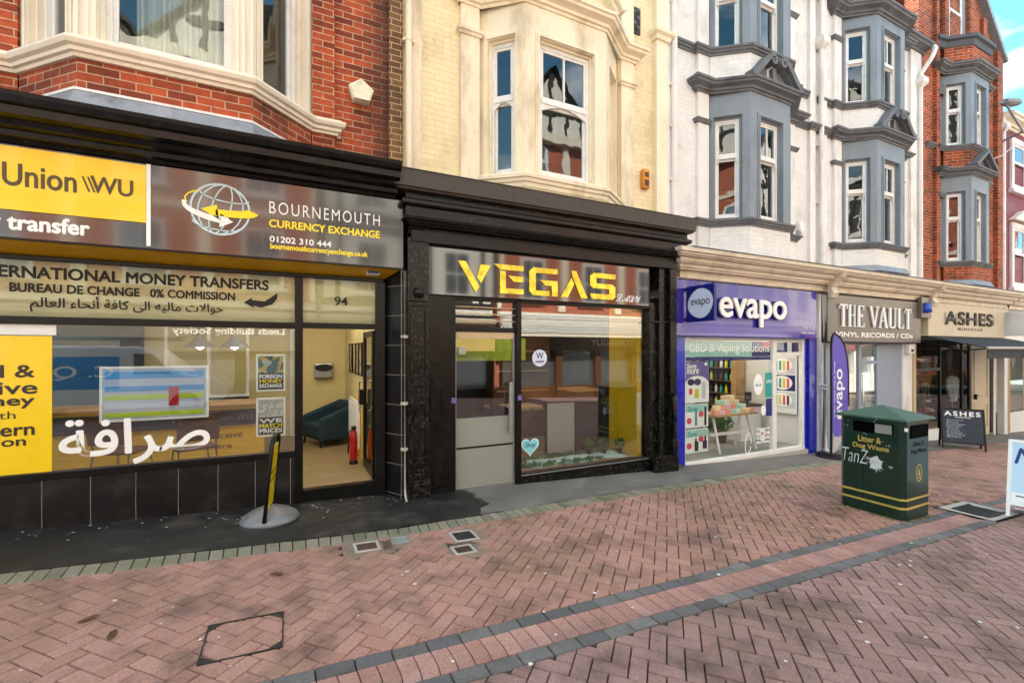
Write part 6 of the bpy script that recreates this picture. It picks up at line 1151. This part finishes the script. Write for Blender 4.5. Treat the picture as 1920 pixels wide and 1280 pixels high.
# folding sign seen edge-on
bx, by = -.19, 5.23; z0 = gz(bx) + .006; t = thing('pavement_sign', 'yellow and black hoop sign on a domed grey base seen edge on', 'pavement sign', (bx, by, z0)); M = fr(bx - .02, by - .02, z0, R(83)) @ Matrix.Rotation(R(5), 4, 'X')
a = MB(); a.lathe((bx, by, z0), [(.27, 0), (.275, .015), (.25, .05), (.17, .1), (.08, .135), (.02, .145)], 28, sx=1.0, sy=.95); a.build('base', m_stand, t)
w2, hh = .21, .86; hoop = [(-w2, .05), (-w2, hh - .12)] + [(-w2 + .12 - .12 * math.cos(i * .3927), hh - .12 + .12 * math.sin(i * .3927)) for i in range(1, 5)] + [(w2 - .12 + .12 * math.sin(i * .3927), hh - .12 + .12 * math.cos(i * .3927)) for i in range(0, 5)] + [(w2, .05)]
a = MB(M); a.tube([(x, 0, z) for x, z in hoop], .021, 10); a.build('hoop', m_blackmetal, t); a = MB(M); a.box(-w2 + .02, w2 - .02, -.008, .008, .13, hh - .1); a.build('panel', m_yellow, t, bevel=.003)
a = MB(M)
for k in range(2): a.box(-w2 + .08, w2 - .08, -.0095, .0095, .42 + k * .08, .435 + k * .08)
a.build('printed_lines', m_txblk, t)
def aboard(label, x, y, rz, w, h, framem, panelm, cat='a-board sign'):
    z = gz(x) + .012; t = thing('sandwich_board', label, cat, (x, y, z)); tl = R(14); off = h * math.sin(tl)
    for s in (1, -1):
        M = fr(x, y, z, rz + (0 if s > 0 else math.pi)) @ Matrix.Translation((0, -off, 0)) @ Matrix.Rotation(-tl, 4, 'X')
        a = MB(M); a.frame(-w / 2, w / 2, 0, h, -.012, .012, .035, wb=0.001, wt=.035); a.box(-w / 2 + .035, w / 2 - .035, -.01, .01, .14, .175); a.build('frame', framem, t, bevel=.003)
        a = MB(M); a.box(-w / 2 + .035, w / 2 - .035, -.006, .006, .175, h - .035); a.build('panel', panelm, t)
        if s > 0: MF = M
    return t, MF
m_chalk = mat('chalkboard', '1e2937', .5, var=.25, vs=5, dirt=('3c4a5a', .6, 6)); m_skyp = mat('pale_sky_print', 'bcd9ea', .3, var=.08, vs=1.5, coat=.3)
t, MF = aboard('black chalkboard sandwich board in front of the clothes shop', 14.05, 4.85, R(-62), .74, .95, m_blackmetal, m_chalk)
text('lettering', 'ASHES', m_txw, t, MF, -.3, .3, .78, .88, y=-.007, spacing=1.3, bold=.05); text('lettering', 'menswear', m_txw, t, MF, -.12, .15, .73, .76, y=-.007)
for i in range(9): text('chalk_line', ('Jackets', 'Shirts', 'Knitwear', 'Denim', 'Shoes', 'Coats', 'Polos', 'Socks', 'Belts')[i], m_scrub, t, MF, -.27, -.27 + (.28, .2, .32, .24, .2, .22, .26, .3, .24)[i], .66 - i * .048, .69 - i * .048, y=-.007)
t, MF = aboard('white framed sandwich board with pale blue panel at the right edge', 8.3, 2.07, R(-80), .66, .95, m_txw, m_skyp)
text('lettering', 'N', m_navy, t, MF, -.27, -.08, .66, .85, y=-.007, shear=.25, bold=.02); a = MB(MF); a.box(-.29, .29, -.0075, -.006, .18, .3); a.build('lower_band', m_txw, t); a = MB(MF); a.box(-.25, .2, -.0085, -.0075, .25, .265); a.build('blue_line', m_navy, t)

# ------------------------------------------------------------------ the other side of the street, seen in the panes
OY = -6.6
def opp(x0, x1, h, name, label, wm, style, shop, fasc, gables=0, gm=None, M=None):
    t = thing(name, label, 'building', ((x0 + x1) / 2, OY if M is None else 5.72, gz(x0))); Lx = x1 - x0; dz = gz((x0 + x1) / 2) * (M is not None); M = M or fr(x1, OY, 0, math.pi)
    a = MB(M); a.box(0, Lx, 0, .4, 3.0, h); a.box(0, .3, .4, 9, -1.5, h); a.box(Lx - .3, Lx, .4, 9, -1.5, h); a.box(0, Lx, 8.7, 9, -1.5, h); a.build('wall', wm, t)
    n = max(2, int(Lx / 2.6)); st = Lx / n; k = MB(M)
    lv = [(3.9, 5.8), (6.9, 8.6), (9.4, 10.8)]
    for i in range(n):
        for zs, zh in lv:
            if zh > h - .4: continue
            u = st * (i + .5); a = MB(M); g_ = MB(M); a.frame(u - .62, u + .62, zs, zh, -.06, .0, .12); a.box(u - .75, u + .75, -.14, 0, zs - .12, zs); a.box(u - .5, u + .5, -.03, 0, (zs + zh) / 2 - .03, (zs + zh) / 2 + .03); g_.fq(u - .5, u + .5, zs + .12, zh - .12, -.015); a.box(u - .02, u + .02, -.03, 0, zs + .1, zh - .1); g_.build('pane', m_dkglass, a.build('window', m_sash, t))
    if style == 'timber':
        for zz in (3.0, 3.5, 6.1, 6.5, 8.9, 9.2, h - .2): k.box(0, Lx, -.08, 0, zz, zz + .2)
        for i in range(n * 6 + 1):
            u = Lx * i / (n * 6)
            if min(abs(u - st * (j + .5)) for j in range(n)) > .6: k.box(max(0, u - .09), min(Lx, u + .09), -.07, 0, 3.5, h)
            k.ribbon([(max(.1, u - .35), 8.75), (max(.1, min(Lx - .1, u)), 6.8)], .12, .06) if i % 3 == 1 else None
    else:
        for zz in (3.2, 6.2, 8.95): k.box(0, Lx, -.08, 0, zz, zz + .22)
        k.box(0, Lx, -.35, 0, h - .35, h)
        for i in range(n + 1): u = Lx * i / n; k.box(max(0, u - .18), min(Lx, u + .18), -.1, 0, 3.5, h - .36)
    k.build('timbers' if style == 'timber' else 'stone_bands', m_timber if style == 'timber' else m_stuccoA, t)
    if gables:
        gw = Lx / gables
        for i in range(gables):
            a = MB(M); a.poly([(gw * i + .1, h), (gw * (i + 1) - .1, h), (gw * (i + .5), h + gw * .55)], .4, .4); a.build('gable', gm or wm, t)
            a = MB(M); a.ribbon([(gw * i - .1, h - .1), (gw * (i + .5), h + gw * .6), (gw * (i + 1) + .1, h - .1)], .28, .35, .25)
            for j in range(1, 6): u = gw * (i + j / 6); a.box(u - .08, u + .08, -.06, 0, h, h + gw * .55 * (1 - abs(j / 3 - 1)))
            a.box(gw * (i + .25), gw * (i + .75), -.065, 0, h + gw * .2, h + gw * .2 + .18); a.build('bargeboard', m_timber, t)
            a = MB(M); a.add([(gw * i - .1, -.3, h - .1), (gw * (i + .5), -.3, h + gw * .62), (gw * (i + 1) + .1, -.3, h - .1), (gw * i - .1, 9, h - .1), (gw * (i + .5), 9, h + gw * .62), (gw * (i + 1) + .1, 9, h - .1)], [(0, 1, 4, 3), (1, 2, 5, 4)]); a.build('roof', m_slate, t)
    else:
        a = MB(M); a.add([(0, -.2, h), (Lx, -.2, h), (Lx, 4.5, h + 2), (0, 4.5, h + 2), (0, 9, h), (Lx, 9, h)], [(0, 1, 2, 3), (3, 2, 5, 4), (0, 3, 4), (1, 5, 2)]); a.build('roof', m_slate, t)
        a = MB(M); a.box(Lx * .3, Lx * .3 + 1, 2.5, 3.3, h, h + 3.4); a.build('chimney', m_brick, t)
    a = MB(M); a.box(0, Lx, -.25, .3, 2.0 - .3, 2.75); f_ = a.build('shop_fascia', fasc, t); a = MB(M); a.sweep([(0, -.25), (Lx, -.25)], [(0, 2.75), (.2, 2.85), (.25, 3.0), (0, 3.05)]); a.build('shop_cornice', m_beige, t)
    a = MB(M)
    for i in range(int(Lx / 2.2) + 1): u = min(Lx - .3, i * 2.2); a.box(u, u + .3, -.2, .2, -1.2, 1.7)
    a.box(0, Lx, -.1, .2, -1.2, .1); a.build('shopfront', shop, t); a = MB(M); a.fq(.3, Lx - .3, .1, 1.7, .05); a.build('shop_window', m_dkglass, t)
    a = MB(M); a.box(0, Lx, 3, 3.1, -1.2, 3); a.box(0, Lx, .2, 3, -1.2, -.9); a.build('shop_inside', m_room, t)
    return t, M
m_dkglass = mat('mirrored_pane', '9aa2a8', .13, metal=.8, var=.0, spec=1, rvar=0, coat=0)  # mirror-like finish added so the opposite panes throw sun onto the paving
m_brickO = brick('opposite_brick', 'b0573c', '93432e', 'c9ae92', hue=.2)
opp(-20, -9.2, 11.2, 'timbered_building', 'black and white timbered building across the street, mirrored at the left edge', m_render, 'timber', m_woodd, m_txw, 2)
o1, M1 = opp(-9, .8, 11.0, 'brick_building', 'red brick building with pale stone bands across the street, mirrored in the currency shop glass', m_brickO, 'band', m_blackmetal, m_vault, 2, m_render)
text('lettering', 'Leeds Building Society', m_txw, o1, fr(.8, OY, 0, math.pi), 1.0, 4.2, 2.2, 2.5, y=-.25, off=.01)
opp(1, 7.8, 11.4, 'timbered_building', 'black and white timbered gable across the street opposite the black and gold shop', m_render, 'timber', m_blackmetal, m_wood, 1)
o2, M2 = opp(8, 17.8, 11.3, 'brick_building', 'red brick building with balcony across the street, mirrored in the black shop window', m_brickO, 'band', m_woodd, m_vault, 2, m_render)
text('lettering', 'TONI&GUY', m_txw, o2, fr(17.8, OY, 0, math.pi), 2.4, 5.0, 1.95, 2.25, y=-.25, bold=.05)
a = MB(M2); a.box(0, 9.8, -1.1, -.25, 2.32, 2.44)
o_ = a.build('balcony_floor', m_stuccoA, o2); a = MB(M2)
for i in range(99): a.ribbon([(i * .1, 2.48), (i * .1 + .35, 3.2)], .03, .02, -1.05); a.ribbon([(i * .1 + .35, 2.48), (i * .1, 3.2)], .03, .02, -1.03)
a.box(0, 10.2, -1.1, -1.02, 3.2, 3.27); a.build('balcony_lattice', m_txw, o2)
opp(18, 27.5, 11.5, 'timbered_building', 'black and white timbered building across the street opposite the beige shop', m_render, 'timber', m_blackmetal, m_txw, 2)
opp(27.7, 40, 10.4, 'cream_building', 'cream building far along the other side of the street, mirrored in panes', m_stucco, 'band', m_sash, m_maroon)
opp(40.2, 56, 11.0, 'brick_building', 'tall red brick building beyond the cream one across the street', m_brickO, 'band', m_woodd, m_vault, 2)
opp(56.2, 80, 11.5, 'white_building', 'white building at the far end of the other side of the street', m_whitep, 'band', m_blackmetal, m_beige)
opp(30.2, 43, 9.6, 'brick_building', 'red brick building beyond the maroon building at the right edge', m_brickO, 'band', m_sash, m_navy, M=fr(30.2, 5.72, -.5))
opp(43.2, 58, 11, 'white_building', 'white building two doors beyond the maroon building', m_whitep, 'band', m_woodd, m_vault, 2, M=fr(43.2, 5.72, -1))
opp(58.2, 84, 10.5, 'brick_building', 'red brick building at the far end of the shop row', m_brickO, 'band', m_blackmetal, m_beige, 3, M=fr(58.2, 5.72, -1.8))
opp(-6.6, 5.7, 11.5, 'stone_building', 'pale stone building closing the far end of the street', m_stuccoA, 'band', m_blackmetal, m_vault, M=fr(84, 5.7, -2.5, R(-90)))
# plumber's van parked in the street behind the viewer, mirrored in the currency shop window
vx, vy = -3.6, -2.2; zv = gz(vx); t = thing('panel_van', 'white panel van with blue side panel and roof ladder, mirrored in the currency shop window', 'van', (vx, vy, zv)); M = fr(vx, vy, zv)
prof_ = [(-2.2, .35), (2.0, .35), (2.2, .45), (2.2, .75), (1.95, .95), (1.35, 1.05), (.75, 1.6), (.5, 1.68), (-2.1, 1.7), (-2.2, 1.6)]
a = MB(M @ Matrix.Translation((0, .85, 0))); a.poly(prof_, 1.7, 0); a.build('body', mat('white_van_paint', 'e4e6e6', .2, var=.03, coat=.6), t, bevel=.06)
a = MB(M); a.box(-1.9, .2, .852, .858, .75, 1.45); a.build('blue_panel', mat('cyan_print', '1a8fd6', .3, var=.05), t); a = MB(M); a.poly([(.45, 1.05), (1.15, 1.05), (.78, 1.5), (.45, 1.52)], .01, .862); a.build('side_window', m_dkglass, t)
text('lettering', 'C. Quinn', m_txw, t, fr(vx, vy + .858, zv, math.pi), -.1, 1.75, .95, 1.25, y=-.001, off=.01)
for xw in (-1.5, 1.4):
    for s in (-1, 1):
        a = MB(M); q = [(xw + .31 * math.cos(i * .2618), .31 + .31 * math.sin(i * .2618)) for i in range(24)]; a.poly(q, .2, s * .8 + .1); wl = a.build('wheel', m_blackmetal, t, bevel=.02); a = MB(M); a.poly([(xw + .19 * math.cos(i * .4), .31 + .19 * math.sin(i * .4)) for i in range(15)], .22, s * .8 + .11); a.build('rim', m_alu, wl)
for s in (-.25, .15): a = MB(M); a.box(-2.2, 1.2, s, s + .06, 1.82, 1.9); a.build('ladder_rail', m_alu, t)
a = MB(M)
for i in range(12): a.box(-2.1 + i * .28, -2.07 + i * .28, -.2, .15, 1.84, 1.88)
a.box(-1.6, -1.55, -.8, .8, 1.7, 1.82); a.box(.2, .25, -.8, .8, 1.66, 1.82); a.build('ladder_rung', m_alu, t)
